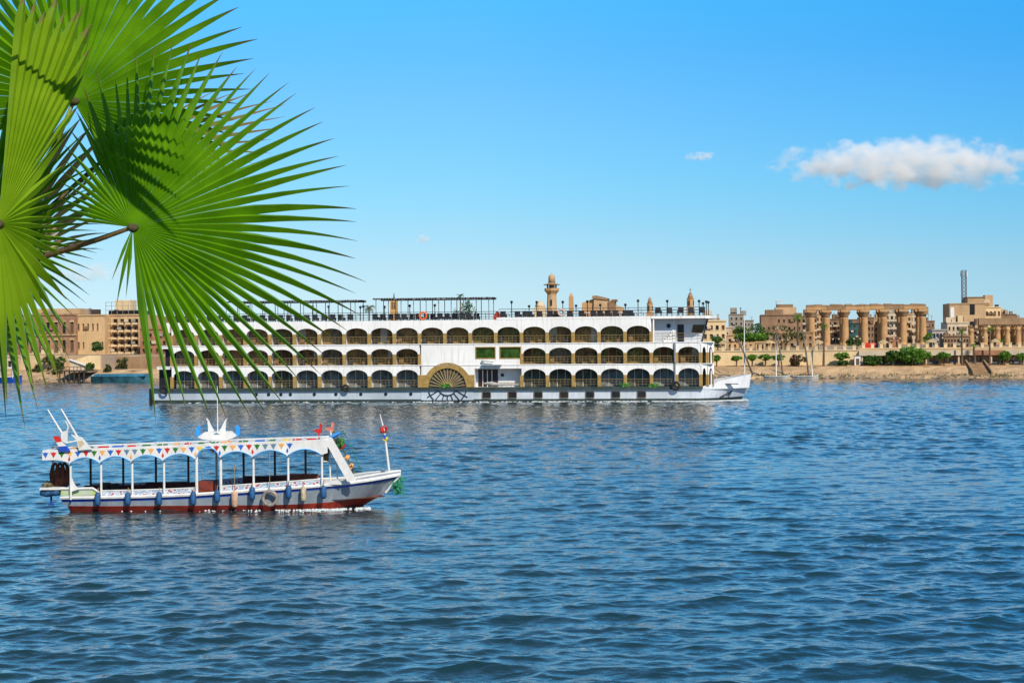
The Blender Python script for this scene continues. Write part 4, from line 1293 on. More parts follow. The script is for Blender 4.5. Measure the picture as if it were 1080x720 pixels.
# ---- foam along both waterlines: loose flakes nobody could count
def foam(name, pts, n, spread, seed, size=(.05, .16)):
    g_ = random.Random(seed); m_ = MB()
    for k in range(n):
        i = g_.randrange(len(pts) - 1); t = g_.random()
        a, b, w = Vector(pts[i][:3]), Vector(pts[i + 1][:3]), pts[i][3]
        if g_.random() > w: continue
        c = a.lerp(b, t)
        if noise.noise(Vector((c.x * 1.1, seed, 0))) + .45 * noise.noise(Vector((c.x * 4.3, seed, 2))) < -.38 + .35 * (1 - w): continue
        c = c; c.y -= abs(g_.gauss(0, spread)); c.z += g_.uniform(-.02, .05)
        r0 = g_.uniform(*size)
        m_.sm = True
        # a low dome of foam
        v = [(c.x, c.y, c.z + r0 * .25)]
        kk = 6
        for j in range(kk):
            a_ = 6.283 * j / kk; q_ = r0 * g_.uniform(.7, 1.3)
            v.append((c.x + q_ * 1.7 * math.cos(a_), c.y + q_ * math.sin(a_), c.z - .05))
        m_.add(v, [(0, 1 + j, 1 + (j + 1) % kk) for j in range(kk)])
    o = m_.build(name, mat('foam_white', (.62, .66, .67), .8, .15, 4))
    return tag(o, kind='stuff')
W = lambda px, w: (*BT.W(bX(px, near_y(px) * .6), near_y(px) * .75 + .05, .02)[:], w)
foam('bow_foam', [W(390, 1), W(380, 1), W(366, 1), W(350, .8), W(330, .5), W(305, .4), W(290, .35), W(270, .1), W(235, .05), W(200, .04), W(150, .02), W(110, .02)], 2400, .20, 3, (.010, .040))
W2 = lambda px, w: (*SH.W(xs_(px), hull_halfwidth(xs_(px)) * .7 - .1, .05)[:], w)
foam('ship_foam', [W2(788, 1), W2(782, 1), W2(774, 1), W2(762, 1), W2(745, .8), W2(735, .7), W2(715, .55), W2(690, .5), W2(650, .3), W2(600, .5), W2(560, .2), W2(480, .3), W2(440, .2), W2(300, .1), W2(180, .25)], 4200, .45, 4, (.04, .13))
# ================================================================ far bank: quay, temple, town, trees
stone = mat('sandstone', (.50, .30, .135), .9, .18, .5, .4, 2.0, col2=(.40, .22, .095), streak=.35, stains=(.20, .11, .055))
stone2 = mat('sandstone_grey', (.33, .21, .115), .9, .2, .5, .4, 2.0, col2=(.23, .14, .075), streak=.3, stains=(.14, .09, .05))
cream = mat('cream_render', (.70, .52, .29), .9, .1, .15, .2, 2, streak=.35, stains=(.40, .28, .16))
tan = mat('tan_render', (.52, .34, .18), .9, .12, .2, .2, 2, streak=.7, stains=(.33, .21, .12))
brown = mat('brown_brick', (.27, .165, .095), .9, .2, .25, .3, 3, streak=.7, stains=(.15, .09, .055))
redbrick = mat('red_brick_wall', (.36, .17, .09), .9, .2, .4, .3, 3)
grey_r = mat('grey_render', (.33, .29, .24), .9, .15, .3, streak=.7)
pale = mat('pale_render', (.58, .46, .32), .9, .12, .3, streak=.7, stains=(.42, .36, .28))
wdark = mat('window_dark', (.025, .022, .020), .25, .3, 1.5)
wbrown = mat('shutter_brown', (.14, .08, .045), .7, .25, 2)
wblue = mat('window_blue', (.03, .07, .13), .15, .2, .6)
thatch = mat('thatch', (.50, .37, .19), .95, .25, 2, .4, 8)
wood_d = mat('wood_dark', (.07, .045, .03), .8, .25, 2)
whitep = mat('white_paint_far', (.74, .73, .70), .6, .08)
B_ = lambda px, py, t: BK.S(px, py, t)
bxx = lambda px, t: BK.S(px, 375, t)[0]
def at_bank(o, x, t, z): o.location = BK.W(x, t, z); o.rotation_euler = (0, 0, BK.rot)
GZ = 5.0

def facade(mb, w, h, holes, depth=.35):
    X = sorted(set([0, w] + [c for hh in holes for c in hh[:2]])); Z = sorted(set([0, h] + [c for hh in holes for c in hh[2:]]))
    for i in range(len(X) - 1):
        for j in range(len(Z) - 1):
            cx, cz = (X[i] + X[i + 1]) / 2, (Z[j] + Z[j + 1]) / 2
            if any(a < cx < b and c < cz < d for a, b, c, d in holes): continue
            mb.quad((X[i], 0, Z[j]), (X[i + 1], 0, Z[j]), (X[i + 1], 0, Z[j + 1]), (X[i], 0, Z[j + 1]))
    for a, b, c, d in holes:
        mb.quad((a, 0, c), (a, 0, d), (a, depth, d), (a, depth, c)); mb.quad((b, 0, c), (b, depth, c), (b, depth, d), (b, 0, d))
        mb.quad((a, 0, d), (b, 0, d), (b, depth, d), (a, depth, d)); mb.quad((a, 0, c), (a, depth, c), (b, depth, c), (b, 0, c))

def building(name, label, cat, pa, pb, ptop, t, wm, rows, cols, ww=.45, wh=.5, gm=None, depth=9.0, z0=GZ, parapet=.7, skip=(), balcony=None, zlow=.0, extra=None, sill=True, group=None):
    """block with a real window grid: every window is a recessed pane of its own"""
    gm = gm or wdark
    xa, xb = bxx(pa, t), bxx(pb, t)
    h = BK.Z((pa + pb) / 2, ptop, t) - z0
    w = xb - xa
    r = thing(name, label, cat, group=group); at_bank(r, xa, t, z0)
    holes = []
    fh = (h - parapet - zlow) / max(rows, 1); cw = w / max(cols, 1)
    for j in range(rows):
        for i in range(cols):
            if (i, j) in skip: continue
            cx, cz = (i + .5) * cw, zlow + (j + .5) * fh
            holes.append((cx - cw * ww / 2, cx + cw * ww / 2, cz - fh * wh / 2, cz + fh * wh / 2))
    mb = MB()
    facade(mb, w, h, holes)
    mb.quad((0, 0, 0), (0, 0, h), (0, depth, h), (0, depth, 0)); mb.quad((w, 0, 0), (w, depth, 0), (w, depth, h), (w, 0, h)); mb.quad((0, depth, 0), (0, depth, h), (w, depth, h), (w, depth, 0))
    hp = h - parapet * .7
    mb.quad((0, 0, hp), (w, 0, hp), (w, depth, hp), (0, depth, hp))
    mb.build('wall', wm, r)
    for k, (a, b, c, d) in enumerate(holes):
        m_ = MB(); m_.box(a, b, .30, .34, c, d); wi = m_.build('window', gm if not isinstance(gm, list) else gm[k % len(gm)], r)
        if sill and k < 40:
            m_ = MB(); m_.box(a - .08, b + .08, -.10, -.003, c - .12, c - .02); m_.build('sill', wm, wi)
    if parapet:
        m_ = MB(); m_.box(-.15, w + .15, -.18, -.004, h - .28, h + .02); m_.build('cornice', wm, r)
    if balcony:
        for j in range(rows):
            for i in range(cols):
                if (i, j) in skip: continue
                cx, cz = (i + .5) * cw, zlow + j * fh
                m_ = MB(); m_.box(cx - cw * .38, cx + cw * .38, -.9, -.004, cz + .05, cz + .2); m_.box(cx - cw * .38, cx + cw * .38, -.9, -.82, cz + .2, cz + fh * .30); m_.build('balcony', balcony, r)
    if extra: extra(r, w, h, depth)
    # wall-hung cooling units and roof clutter
    q_ = random.Random(int(pa * 10 + ptop))
    if rows >= 2 and cols >= 3:
        for k in range(min(7, rows * cols // 3)):
            i, j = q_.randrange(cols), q_.randrange(rows)
            if (i, j) in skip: continue
            cx, cz = (i + .5) * cw + cw * ww * .5 + .1, zlow + (j + .5) * fh - fh * .12
            if cx + .9 > w: continue
            m_ = MB(); m_.box(cx, cx + .85, -.42, -.004, cz, cz + .62); m_.build('air_conditioner', q_.choice([brown, grey_r, pale]), r)
    if rows >= 2 and w > 4:
        for k in range(q_.randrange(2, 5)):
            x, y = q_.uniform(.05, .85) * w, q_.uniform(.6, 3); sx, sz = q_.uniform(.5, 2.0), q_.uniform(.3, 1.3)
            m_ = MB(); m_.box(x, x + sx, y, y + 1.2, h - .5, h + sz); m_.build('roof_clutter', q_.choice([wm, brown, pale, grey_r, wood_d, stone2]), r)
    return r

def roof_hut(x0, x1, hh, m, y0=2.0, y1=6.0):
    def f(r, w, h, depth):
        m_ = MB(); m_.box(w * x0, w * x1, y0, y1, h - .5, h + hh); m_.build('roof_room', m, r)
    return f
def several(*fs):
    def f(*a):
        for g in fs: g(*a)
    return f
def roof_aerials(n, seed, hmax=2.5):
    def f(r, w, h, depth):
        g_ = random.Random(seed)
        for k in range(n):
            x, y = g_.uniform(.1, .9) * w, g_.uniform(.5, 5); l = g_.uniform(1, hmax)
            m_ = MB(); m_.tube([(x, y, h - .5), (x, y, h + l)], .06, 5); m_.box(x - .4, x + .4, y - .03, y + .03, h + l * .85, h + l * .85 + .06); m_.build('aerial', wood_d, r)
    return f
def roof_tank(xf, m=None):
    def f(r, w, h, depth):
        m_ = MB(); m_.lathe([(.7, h - .45), (.75, h + 1.0), (.3, h + 1.25)], 10, (w * xf, 3)); m_.build('water_tank', m or whitep, r)
    return f

# ---- quay: retaining walls, terrace and stairs
def wall(name, label, pa, pb, ptop, t, z0, m, th=.5, copings=None, posts=0):
    xa, xb = bxx(pa, t), bxx(pb, t)
    h = BK.Z((pa + pb) / 2, ptop, t) - z0
    r = thing(name, label, 'wall'); at_bank(r, xa, t, z0)
    m_ = MB(); m_.box(0, xb - xa, 0, th, 0, h); m_.build('masonry', m, r)
    if copings:
        m_ = MB(); m_.box(-.05, xb - xa + .05, -.12, th + .1, h + .003, h + .18); m_.build('coping', copings, r)
    for k in range(posts):
        x = (xb - xa) * (k + .5) / posts
        m_ = MB(); m_.box(x - .28, x + .28, -.03, .5, h + .184, h + .9); m_.box(x - .36, x + .36, -.1, .57, h + .903, h + 1.02); m_.build('post', copings or m, r)
    return r
wall('quay_wall', 'long cream quay wall behind the row of clipped trees', 748, 906, 370.3, 10.0, 2.0, cream, .5, cream, 16)
wall('low_wall', 'low orange brown brick wall along the ledge below the terrace cafe', 860, 1021, 385.6, 6.2, 1.5, mat('ledge_brick', (.42, .24, .12), .9, .2, .8, .3, 3), .5)
wall('low_wall', 'low orange brown brick wall to the right of the river steps', 1040, 1100, 385.2, 6.2, 1.5, MATS['ledge_brick'], .5)
wall('low_wall', 'thin sandy kerb wall under the cream quay wall', 748, 858, 387.8, 6.2, 1.5, mat('ledge_sand', (.50, .34, .19), .9, .2, .8, .3, 3), .4)
# terrace cafe: slab roof with white and orange fascia, dark open front, posts
def terrace_cafe():
    t = 9.0
    xa, xb = bxx(906, t), bxx(1100, t)
    r = thing('terrace_cafe', 'long low riverside cafe with a pale roof edge and a dark open front', 'cafe building'); at_bank(r, xa, t, 2.2)
    zt = BK.Z(1000, 369.5, t) - 2.2; zb = BK.Z(1000, 374.6, t) - 2.2
    w = xb - xa
    segs = [(0, .40, pale), (.40, .62, pale), (.62, .80, redbrick), (.80, .9, pale), (.9, 1, redbrick)]
    for a, b, m in segs:
        m_ = MB(); m_.box(w * a, w * b - .003, -.2, 3, zb, zt); m_.build('roof_edge', m, r)
    m_ = MB(); m_.box(0, w, 2.6, 3.0, 0, zb - .003); m_.build('back_wall', mat('cafe_shade', (.05, .04, .035), .8, .3, .6), r)  # near-black wall colour carries the shade behind the open front
    for k in range(17):
        x = w * (k + .3) / 17
        m_ = MB(); m_.box(x - .14, x + .14, .1, .38, 0, zb - .004); m_.build('post', wood_d if k % 3 else pale, r)
    for k in range(9):
        x = w * (k + .7) / 9
        m_ = MB(); m_.box(x - .8, x + .8, 1.0, 1.8, .1, .85); m_.build('counter', mat('cafe_counter', (.12, .09, .07), .7, .4, 1.5, col2=(.20, .22, .26)), r)
    m_ = MB(); m_.box(0, w, -.15, .0, 0, .22); m_.build('front_parapet', stone, r)
terrace_cafe()
wall('parapet_wall', 'pale balustrade with little posts above the terrace cafe roof', 906, 1100, 367.3, 12.2, 4.6, cream, .4, cream, 20)
m_ = MB()
t = 6.3
xa, xb = bxx(1022, t), bxx(1039, t)
for k in range(12):
    m_.box(xa, xb, 1.2 + k * .62 - t, 1.2 + (k + 1) * .62 - t + .02, .1, .75 + k * .17)
for q in (xa - .3, xb + .05):
    m_.add([(q, 1.0 - t, .2), (q + .25, 1.0 - t, .2), (q + .25, 8.4 - t, 1.8), (q, 8.4 - t, 1.8), (q, 1.0 - t, 1.2), (q + .25, 1.0 - t, 1.2), (q + .25, 8.4 - t, 3.1), (q, 8.4 - t, 3.1)], [(0, 3, 2, 1), (4, 5, 6, 7), (0, 1, 5, 4), (1, 2, 6, 5), (2, 3, 7, 6), (3, 0, 4, 7)])
o = m_.build('river_steps', stone2); at_bank(o, 0, t, 0); tag(o, 'stone steps running from the terrace cafe down to the river', 'steps')
def kiosk(px, pa, pb, t, z, lab):
    x = bxx(px, t); h = BK.Z(px, pa, t) - z
    r = thing('kiosk', lab, 'kiosk'); at_bank(r, x, t, z)
    m_ = MB(); m_.box(-.55, .55, 0, 1, 0, h); m_.build('cabin', whitep, r)
    m_ = MB(); m_.box(-.65, .65, -.1, 1.1, h + .003, h + .12); m_.build('roof', grey_r, r)
    m_ = MB(); m_.box(-.3, .3, -.02, -.002, .1, h * .75); m_.build('door', wbrown, r)
kiosk(904.5, 375.5, 383, 8.2, 2.15, 'small white kiosk against the right end of the cream quay wall')
# red billboard
t = 14
(x0, z0), (x1, z1) = B_(911.5, 368.2, t), B_(923.6, 361.2, t)
r = thing('billboard', 'red billboard with a pale left edge standing above the terrace cafe', 'billboard'); at_bank(r, x0, t, GZ - .1)
m_ = MB(); m_.box(0, x1 - x0, 0, .15, z0 - GZ + .1, z1 - GZ + .1); m_.build('panel', mat('billboard_red', (.62, .03, .015), .5, .08), r)
m_ = MB(); m_.box(-.4, -.004, -.01, .16, z0 - GZ + .1, z1 - GZ + .1); m_.build('side_strip', pale, r)
m_ = MB(); m_.box(x1 - x0 + .004, x1 - x0 + .5, .02, .13, z0 - GZ + .3, z1 - GZ - .1); m_.build('wing_panel', mat('billboard_violet', (.10, .08, .25), .5), r)
for x in (.3, x1 - x0 - .3):
    m_ = MB(); m_.box(x - .06, x + .06, .16, .28, -.3, z0 - GZ + .5); m_.build('post', darkmet, r)
# thatched parasols
def parasol(px, ptop, t, wpx, lab):
    x = bxx(px, t); zt_ = BK.Z(px, ptop, t); w = wpx / 2 / F * 300
    r = thing('thatched_parasol', lab, 'parasol', group='thatched parasols on the promenade'); at_bank(r, x, t, GZ - .15)
    h = zt_ - GZ + .15
    m_ = MB(); m_.lathe([(w, h - .62), (w * .92, h - .50), (w * .5, h - .22), (.08, h), (.02, h + .02)], 10); m_.build('canopy', thatch, r)
    m_ = MB(); m_.tube([(0, 0, 0), (0, 0, h - .2)], .08, 6); m_.build('pole', wood_d, r)
for px, pt, w, lab in ((762, 359.2, 9, 'thatched parasol just right of the white ship bow windows'), (811.5, 358.4, 13, 'thatched parasol beside the small arched hut'), (863, 358.2, 12, 'thatched parasol between the first two temple columns'), (931.6, 358.0, 11, 'thatched parasol right of the red billboard'), (982, 357.4, 12, 'thatched parasol at the right end of the tall colonnade'), (1049.5, 357.0, 10, 'thatched parasol in front of the lower colonnade')):
    parasol(px, pt, 13.5, w, lab)

# ---- the temple: tall colonnade of seven pairs of open papyrus columns under an architrave
def column_profile(h, r0):
    return [(r0 * 1.18, 0), (r0 * 1.18, .35), (r0 * .86, .36), (r0 * 1.02, 1.2), (r0 * 1.0, h * .30), (r0 * .90, h * .78), (r0 * .92, h * .80), (r0 * .88, h * .82)]
def capital_profile(h, r0):
    return [(r0 * .88, h * .822), (r0 * .95, h * .86), (r0 * 1.15, h * .90), (r0 * 1.38, h * .945), (r0 * 1.56, h * .965), (r0 * 1.54, h * .975), (r0 * .9, h * .978)]
TT = 175.0
def temple():
    pxs = [859, 873.6, 892, 911.8, 932.8, 953.6, 974.5]
    pcap, parch0, parch1 = 328.8, 327.8, 320.4
    x0 = bxx(848, TT)
    r = thing('temple_colonnade', 'tall ruined temple colonnade with seven pairs of flared sandstone columns under a heavy beam', 'temple'); at_bank(r, x0, TT, GZ + .1)
    zc = BK.Z(915, 327.9, TT) - GZ - .1
    za0, za1 = zc + .45, BK.Z(915, 320.6, TT) - GZ - .1
    pxs = [858.5, 878.0, 897.5, 913.5, 936.0, 955.0, 975.0]
    # front row seen at these columns; the rear row stands 6.5 m behind
    pxs = [852 + 4, 872, 891.5, 912, 932.5, 953, 973.5]
    for row, y in ((0, 0), (1, 7.5)):
        for k, px in enumerate(pxs):
            x = bxx(px, TT) - x0
            R0 = 1.08
            m_ = MB(); m_.sm = True; m_.lathe(column_profile(zc, R0), 20, (x, y)); co = m_.build('column', stone, r)
            m_ = MB(); m_.sm = True; m_.lathe(capital_profile(zc, R0), 20, (x, y)); m_.build('capital', stone2, co)
            m_ = MB(); m_.box(x - 1.35, x + 1.35, y - 1.35, y + 1.35, zc * .979, za0 - .004); m_.build('abacus', stone, co)
        a, b = bxx(850.5, TT) - x0, bxx(976.5, TT) - x0
        if row: a, b = a + .6, b - .4
        n = 6
        cuts = [bxx(px, TT) - x0 for px in pxs]
        cuts[0], cuts[-1] = a, b
        g_ = random.Random(4 + row)
        for k in range(n):
            m_ = MB(); dz = g_.uniform(-.12, .12)
            m_.box(cuts[k] + .03, cuts[k + 1] - .03, y - 1.4 + g_.uniform(-.05, .05), y + 1.4, za0, za1 - .55 + dz)
            m_.build('architrave', stone2 if (k + row) % 3 == 1 else stone, r)
            m_ = MB()
            xx = cuts[k] + .05
            while xx < cuts[k + 1] - .3:
                ww = g_.uniform(.8, 2.4); xe = min(xx + ww, cuts[k + 1] - .05)
                m_.box(xx, xe - .02, y - 1.5, y + 1.5, za1 - .545 + dz, za1 + g_.uniform(-.28, .12)); xx = xe
            m_.build('cornice_blocks', stone2, r)
    x = bxx(978.5, TT) - x0
    m_ = MB(); m_.box(x - 1.2, x + .1, -1.3, 1.3, za0 - 1.6, za0 + .6); m_.build('broken_block', stone2, r)
temple()
def lower_court():
    T2 = 140.0
    x0 = bxx(1020, T2)
    r = thing('temple_court', 'lower temple court colonnade with bundled sandstone columns at the right edge', 'temple'); at_bank(r, x0, T2, GZ + .1)
    zc = BK.Z(1050, 343.5, T2) - GZ - .1; z1 = BK.Z(1050, 336.2, T2) - GZ - .1
    for row, y in ((0, 0), (1, 6), (2, 11)):
        for k, px in enumerate((1024.5, 1039, 1052.5, 1062.6, 1074.0, 1086)):
            x = bxx(px, T2) - x0 + row * .5
            if row == 0 and k == 0: zt_ = zc * .92
            else: zt_ = zc
            R0 = .72
            m_ = MB(); m_.sm = True
            m_.lathe([(R0 * 1.15, 0), (R0 * 1.15, .25), (R0 * .85, .26), (R0 * 1.08, .9), (R0, zt_ * .5), (R0 * .82, zt_ * .74), (R0 * 1.05, zt_ * .78), (R0 * 1.1, zt_ * .84), (R0 * .78, zt_ * .985), (R0 * .7, zt_ * .99)], 14, (x, y)); co = m_.build('column', stone, r)
            m_ = MB(); m_.box(x - .8, x + .8, y - .8, y + .8, zt_ * .991, zt_ + .3 if zt_ == zc else zt_ * 1.03); m_.build('abacus', stone2, co)
        a, b = bxx(1032, T2) - x0 + row * .5, bxx(1092, T2) - x0
        m_ = MB(); m_.box(a, b, y - 1.0, y + 1.0, zc + .31, z1 + .2); m_.build('architrave', stone2 if row != 1 else stone, r)
lower_court()

# ---- town
BL = building
m1 = several(roof_hut(.0, .98, 1.2, tan), roof_aerials(2, 1))
def mansion():
    t = 32.0
    r = BL('mansion', 'dark brown mansion with tall arched windows left of the tan hall', 'mansion', 30, 80.2, 331.2, t, mat('mansion_brown', (.34, .19, .11), .9, .15, .5, streak=.7), 2, 6, .42, .62, [wdark, wbrown], 12, GZ, 1.0)
    xa, xb = bxx(30, t), bxx(80.2, t); w = xb - xa
    h = BK.Z(55, 331.2, t) - GZ
    m_ = MB(); m_.box(.1, w - .1, 2.2, 9, h - .6, BK.Z(55, 325.2, t) - GZ); m_.build('attic', tan, r)
    m_ = MB(); m_.box(-.2, w + .2, -.28, -.004, h * .47, h * .50); m_.build('string_course', tan, r)
    fh = (h - 1.0) / 2; cw = w / 6
    for j in range(2):
        for i in range(6):
            cx, z = (i + .5) * cw, (j + .5) * fh + fh * .31
            m_ = MB(); n = 10; ro, ri = cw * .27, cw * .20
            for k in range(n):
                t0, t1 = math.pi * k / n, math.pi * (k + 1) / n
                m_.prism_xz([(cx + q * math.cos(a_), z + q * .8 * math.sin(a_)) for q, a_ in ((ri, t0), (ro, t0), (ro, t1), (ri, t1))], -.16, -.003)
            m_.prism_xz([(cx + ri * math.cos(math.pi * k / n), z + ri * .8 * math.sin(math.pi * k / n)) for k in range(n + 1)], -.05, -.002)
            fix_normals(m_.build('arch_moulding', cream if i % 2 else tan, r))
mansion()
BL('hall', 'plain tan two storey hall between the mansion and the hotel', 'hall', 80.6, 110.6, 331.6, 33, mat('hall_tan', (.58, .38, .19), .9, .08, .3, streak=.7), 2, 6, .36, .36, [wbrown, wbrown, wdark], 12, skip=((2, 0), (5, 1)), extra=roof_aerials(2, 3))
def hotel_extra(r, w, h, depth):
    m_ = MB()
    for x in np.linspace(.1, w - .1, 7): m_.tube([(x, .3, h - .5), (x, .3, h + 2.7)], .06, 5)
    for z in (1.0, 1.9, 2.7): m_.box(0, w, .26, .34, h + z - .04, h + z + .04)
    m_.build('roof_frame', grey_r, r)
    m_ = MB(); m_.box(.2, w - .2, 1.5, 7, h - .5, h + .9); m_.build('penthouse', wdark, r)
    m_ = MB(); m_.box(w * .15, w * .6, 2.5, 6, h + .903, h + 3.2); m_.build('stair_house', cream, r)
BL('hotel', 'five storey tan hotel with shaded balconies behind the hanging palm tips', 'hotel', 111, 147.5, 331.5, 36, tan, 5, 5, .62, .62, [wdark, wbrown, wdark], 14, balcony=cream, extra=hotel_extra)
BL('house', 'brown house at the left edge behind the hanging palm leaf', 'house', -30, 29.6, 338, 36, brown, 3, 7, .4, .5, [wdark, wbrown], 12, extra=m1)
BL('house', 'rough red brown building just behind the white ship stern', 'house', 148, 184, 346, 30, redbrick, 3, 5, .4, .45, wdark, 12, extra=roof_hut(.55, .95, 2.5, brown))
BL('house', 'brown block beyond the stern, half hidden by the ship', 'house', 166, 206, 340, 50, brown, 3, 5, .4, .45, wdark, 12)
for (pa, pb, pt, t, m, lab) in ((212, 262, 344, 60, tan, 'tan house hidden behind the left part of the ship'), (700, 742, 338, 70, tan, 'tan house behind the wheelhouse of the ship')):
    BL('house', lab, 'house', pa, pb, pt, t, m, 3, 6, .4, .45, wdark, 10)
# minaret
def minaret():
    t = 190.0
    x = bxx(582.5, t); z = lambda py: BK.Z(582.5, py, t) - GZ
    s = 1 / F * 460
    r = thing('minaret', 'pale stone minaret with a flared balcony rising above the ship sun deck', 'minaret'); at_bank(r, x, t, GZ)
    m_ = MB(); m_.sm = False; m_.lathe([(5.6 * s, 0), (5.6 * s, z(330)), (5.0 * s, z(318)), (4.8 * s, z(311))], 8); m_.build('shaft', tan, r)
    m_ = MB(); m_.lathe([(4.8 * s, z(310.9)), (5.2 * s, z(309.5)), (7.6 * s, z(306.6)), (7.7 * s, z(304.2)), (7.2 * s, z(304.1)), (7.2 * s, z(305.5))], 8); m_.build('balcony', stone, r)
    for k in range(8):
        a = math.pi * 2 * (k + .5) / 8
        m_ = MB(); m_.tube([(4.7 * s * math.cos(a), 4.7 * s * math.sin(a), z(305.6)), (4.7 * s * math.cos(a), 4.7 * s * math.sin(a), z(300.6))], .22, 6); m_.build('balcony_post', stone2, r)
    m_ = MB(); m_.lathe([(3.0 * s, z(305.6)), (3.0 * s, z(300.6))], 8); m_.build('lantern_core', stone2, r)
    m_ = MB(); m_.lathe([(8.6 * s, z(300.6)), (8.8 * s, z(300.1)), (4.6 * s, z(298.9)), (4.0 * s, z(298.2))], 8); m_.build('balcony_roof', stone2, r)
    m_ = MB(); m_.sm = True; m_.lathe([(3.6 * s, z(298.2)), (3.5 * s, z(292.6)), (3.3 * s, z(291.4)), (2.4 * s, z(290.0)), (.8 * s, z(289.0)), (.3 * s, z(288.6)), (.25 * s, z(287))], 12); m_.build('dome', tan, r)
    m_ = MB(); m_.box(-.8 * s, .8 * s, -5.8 * s, -4.4 * s, z(322), z(316)); m_.build('slit_window', wdark, r)
minaret()
t = 200.0
x = bxx(602.8, t); z = lambda py: BK.Z(602.8, py, t) - GZ
m_ = MB(); s = 470 / F
b0, b1 = 2.9 * s, 2.2 * s
m_.add([(-b0, -b0, 0), (b0, -b0, 0), (b0, b0, 0), (-b0, b0, 0), (-b1, -b1, z(313)), (b1, -b1, z(313)), (b1, b1, z(313)), (-b1, b1, z(313)), (0, 0, z(308.2))],
       [(0, 1, 5, 4), (1, 2, 6, 5), (2, 3, 7, 6), (3, 0, 4, 7), (4, 5, 8), (5, 6, 8), (6, 7, 8), (7, 4, 8)])
o = m_.build('obelisk', stone); at_bank(o, x, t, GZ); tag(o, 'slender sandstone obelisk to the right of the minaret', 'obelisk')
def pylon():
    t = 205.0; x0 = bxx(612, t); z = lambda py: BK.Z(630, py, t) - GZ
    r = thing('temple_pylon', 'massive broken temple gate tower right of the obelisk', 'temple gate'); at_bank(r, x0, t, GZ)
    q = lambda px: bxx(px, t) - x0
    def blk(n, pa, pb, ptl, ptr, y0, y1, m, bt=.6):
        m_ = MB()
        a, b = q(pa), q(pb)
        m_.add([(a - bt, y0 - bt, 0), (b + bt, y0 - bt, 0), (b + bt, y1, 0), (a - bt, y1, 0), (a, y0, z(ptl)), (b, y0, z(ptr)), (b, y1, z(ptr)), (a, y1, z(ptl))], [(0, 1, 5, 4), (1, 2, 6, 5), (2, 3, 7, 6), (3, 0, 4, 7), (4, 5, 6, 7)])
        m_.build(n, m, r)
    blk('west_tower', 614, 626.5, 319, 314.8, 1, 9, stone)
    blk('tower_core', 627, 640.5, 313.6, 316, 0, 10, tan)
    m_ = MB(); m_.prism_xz([(q(625), z(314.6)), (q(625), z(312)), (q(630), z(311.6)), (q(641.5), z(314.4)), (q(641), z(316.4))], -.4, 10.2); fix_normals(m_.build('cornice', stone2, r))
    blk('broken_tower', 641.8, 648.5, 317.4, 316.2, 2, 9, brown)
    m_ = MB(); m_.box(q(645), q(650.2), 1.8, 8.8, z(317.6), z(315.6)); m_.build('broken_cornice', brown, r)
    blk('side_wall', 649, 657, 322, 324, 3, 8, tan)
pylon()
def spire(px, ptop, t, wpx, lab, cross):
    x = bxx(px, t); z = lambda dy: BK.Z(px, ptop + dy, t) - GZ
    s = (t + 265) / F * wpx / 6
    r = thing('church_tower', lab, 'tower'); at_bank(r, x, t, GZ)
    m_ = MB(); m_.box(-3.6 * s, 3.6 * s, -3.6 * s, 3.6 * s, 0, z(20)); m_.build('base', stone, r)
    m_ = MB(); m_.lathe([(3.0 * s, z(20) + .003), (2.9 * s, z(11.5)), (3.4 * s, z(11.2)), (3.4 * s, z(10.4)), (2.6 * s, z(10.3))], 8); m_.build('belfry', stone, r)
    for k in range(4):
        a = math.pi / 2 * k + math.pi / 8 * 3
        m_ = MB(); c, d = math.cos(a) * 2.85 * s, math.sin(a) * 2.85 * s; m_.box(c - .5 * s, c + .5 * s, d - .5 * s, d + .5 * s, z(18), z(13)); m_.build('belfry_opening', wdark, r)
    m_ = MB(); m_.sm = True; m_.lathe([(2.5 * s, z(10.3)), (2.2 * s, z(8.2)), (1.2 * s, z(5.2)), (.5 * s, z(4)), (.15 * s, z(3.4))], 10); m_.build('cupola', stone2, r)
    if cross:
        m_ = MB(); m_.box(-.16 * s, .16 * s, -.1, .1, z(4), z(-.5)); m_.box(-.9 * s, .9 * s, -.095, .095, z(1.8), z(1.2)); m_.build('cross', wood_d, r)
spire(728.6, 304.0, 160, 7.0, 'church bell tower with a cross standing behind the wheelhouse', True)
spire(685.8, 309.5, 180, 6.0, 'small ochre tower with a rounded top left of the church tower', False)
# dome and little ochre tower
t = 170.0; x = bxx(570, t); z = lambda py: BK.Z(570, py, t) - GZ
r = thing('domed_shrine', 'small pale domed shrine just left of the minaret', 'shrine'); at_bank(r, x, t, GZ)
m_ = MB(); m_.box(-1.7, 1.7, -1.7, 1.7, 0, z(324)); m_.build('base', cream, r)
m_ = MB(); m_.sm = True; m_.lathe([(1.5, z(324) + .003), (1.5, z(322)), (1.2, z(319.6)), (.6, z(318)), (.1, z(317))], 12); m_.build('dome', pale, r)
t = 150.0; x = bxx(416, t); z = lambda py: BK.Z(416, py, t) - GZ
r = thing('clock_tower', 'slim ochre tower with a dark finial seen through the brown pergola', 'tower'); at_bank(r, x, t, GZ)
m_ = MB(); m_.box(-.95, .95, -.95, .95, 0, z(316.5)); m_.build('shaft', mat('ochre_tower', (.55, .32, .10), .9, .1), r)
for k in (0, 1):
    m_ = MB(); m_.box(-.55 + k * .65, -.1 + k * .65, -1.0, -.952, z(326), z(318.5)); m_.build('slit_window', wbrown, r)
m_ = MB(); m_.tube([(0, 0, z(316.5)), (0, 0, z(309))], [.35, .08], 6); m_.build('finial', wood_d, r)

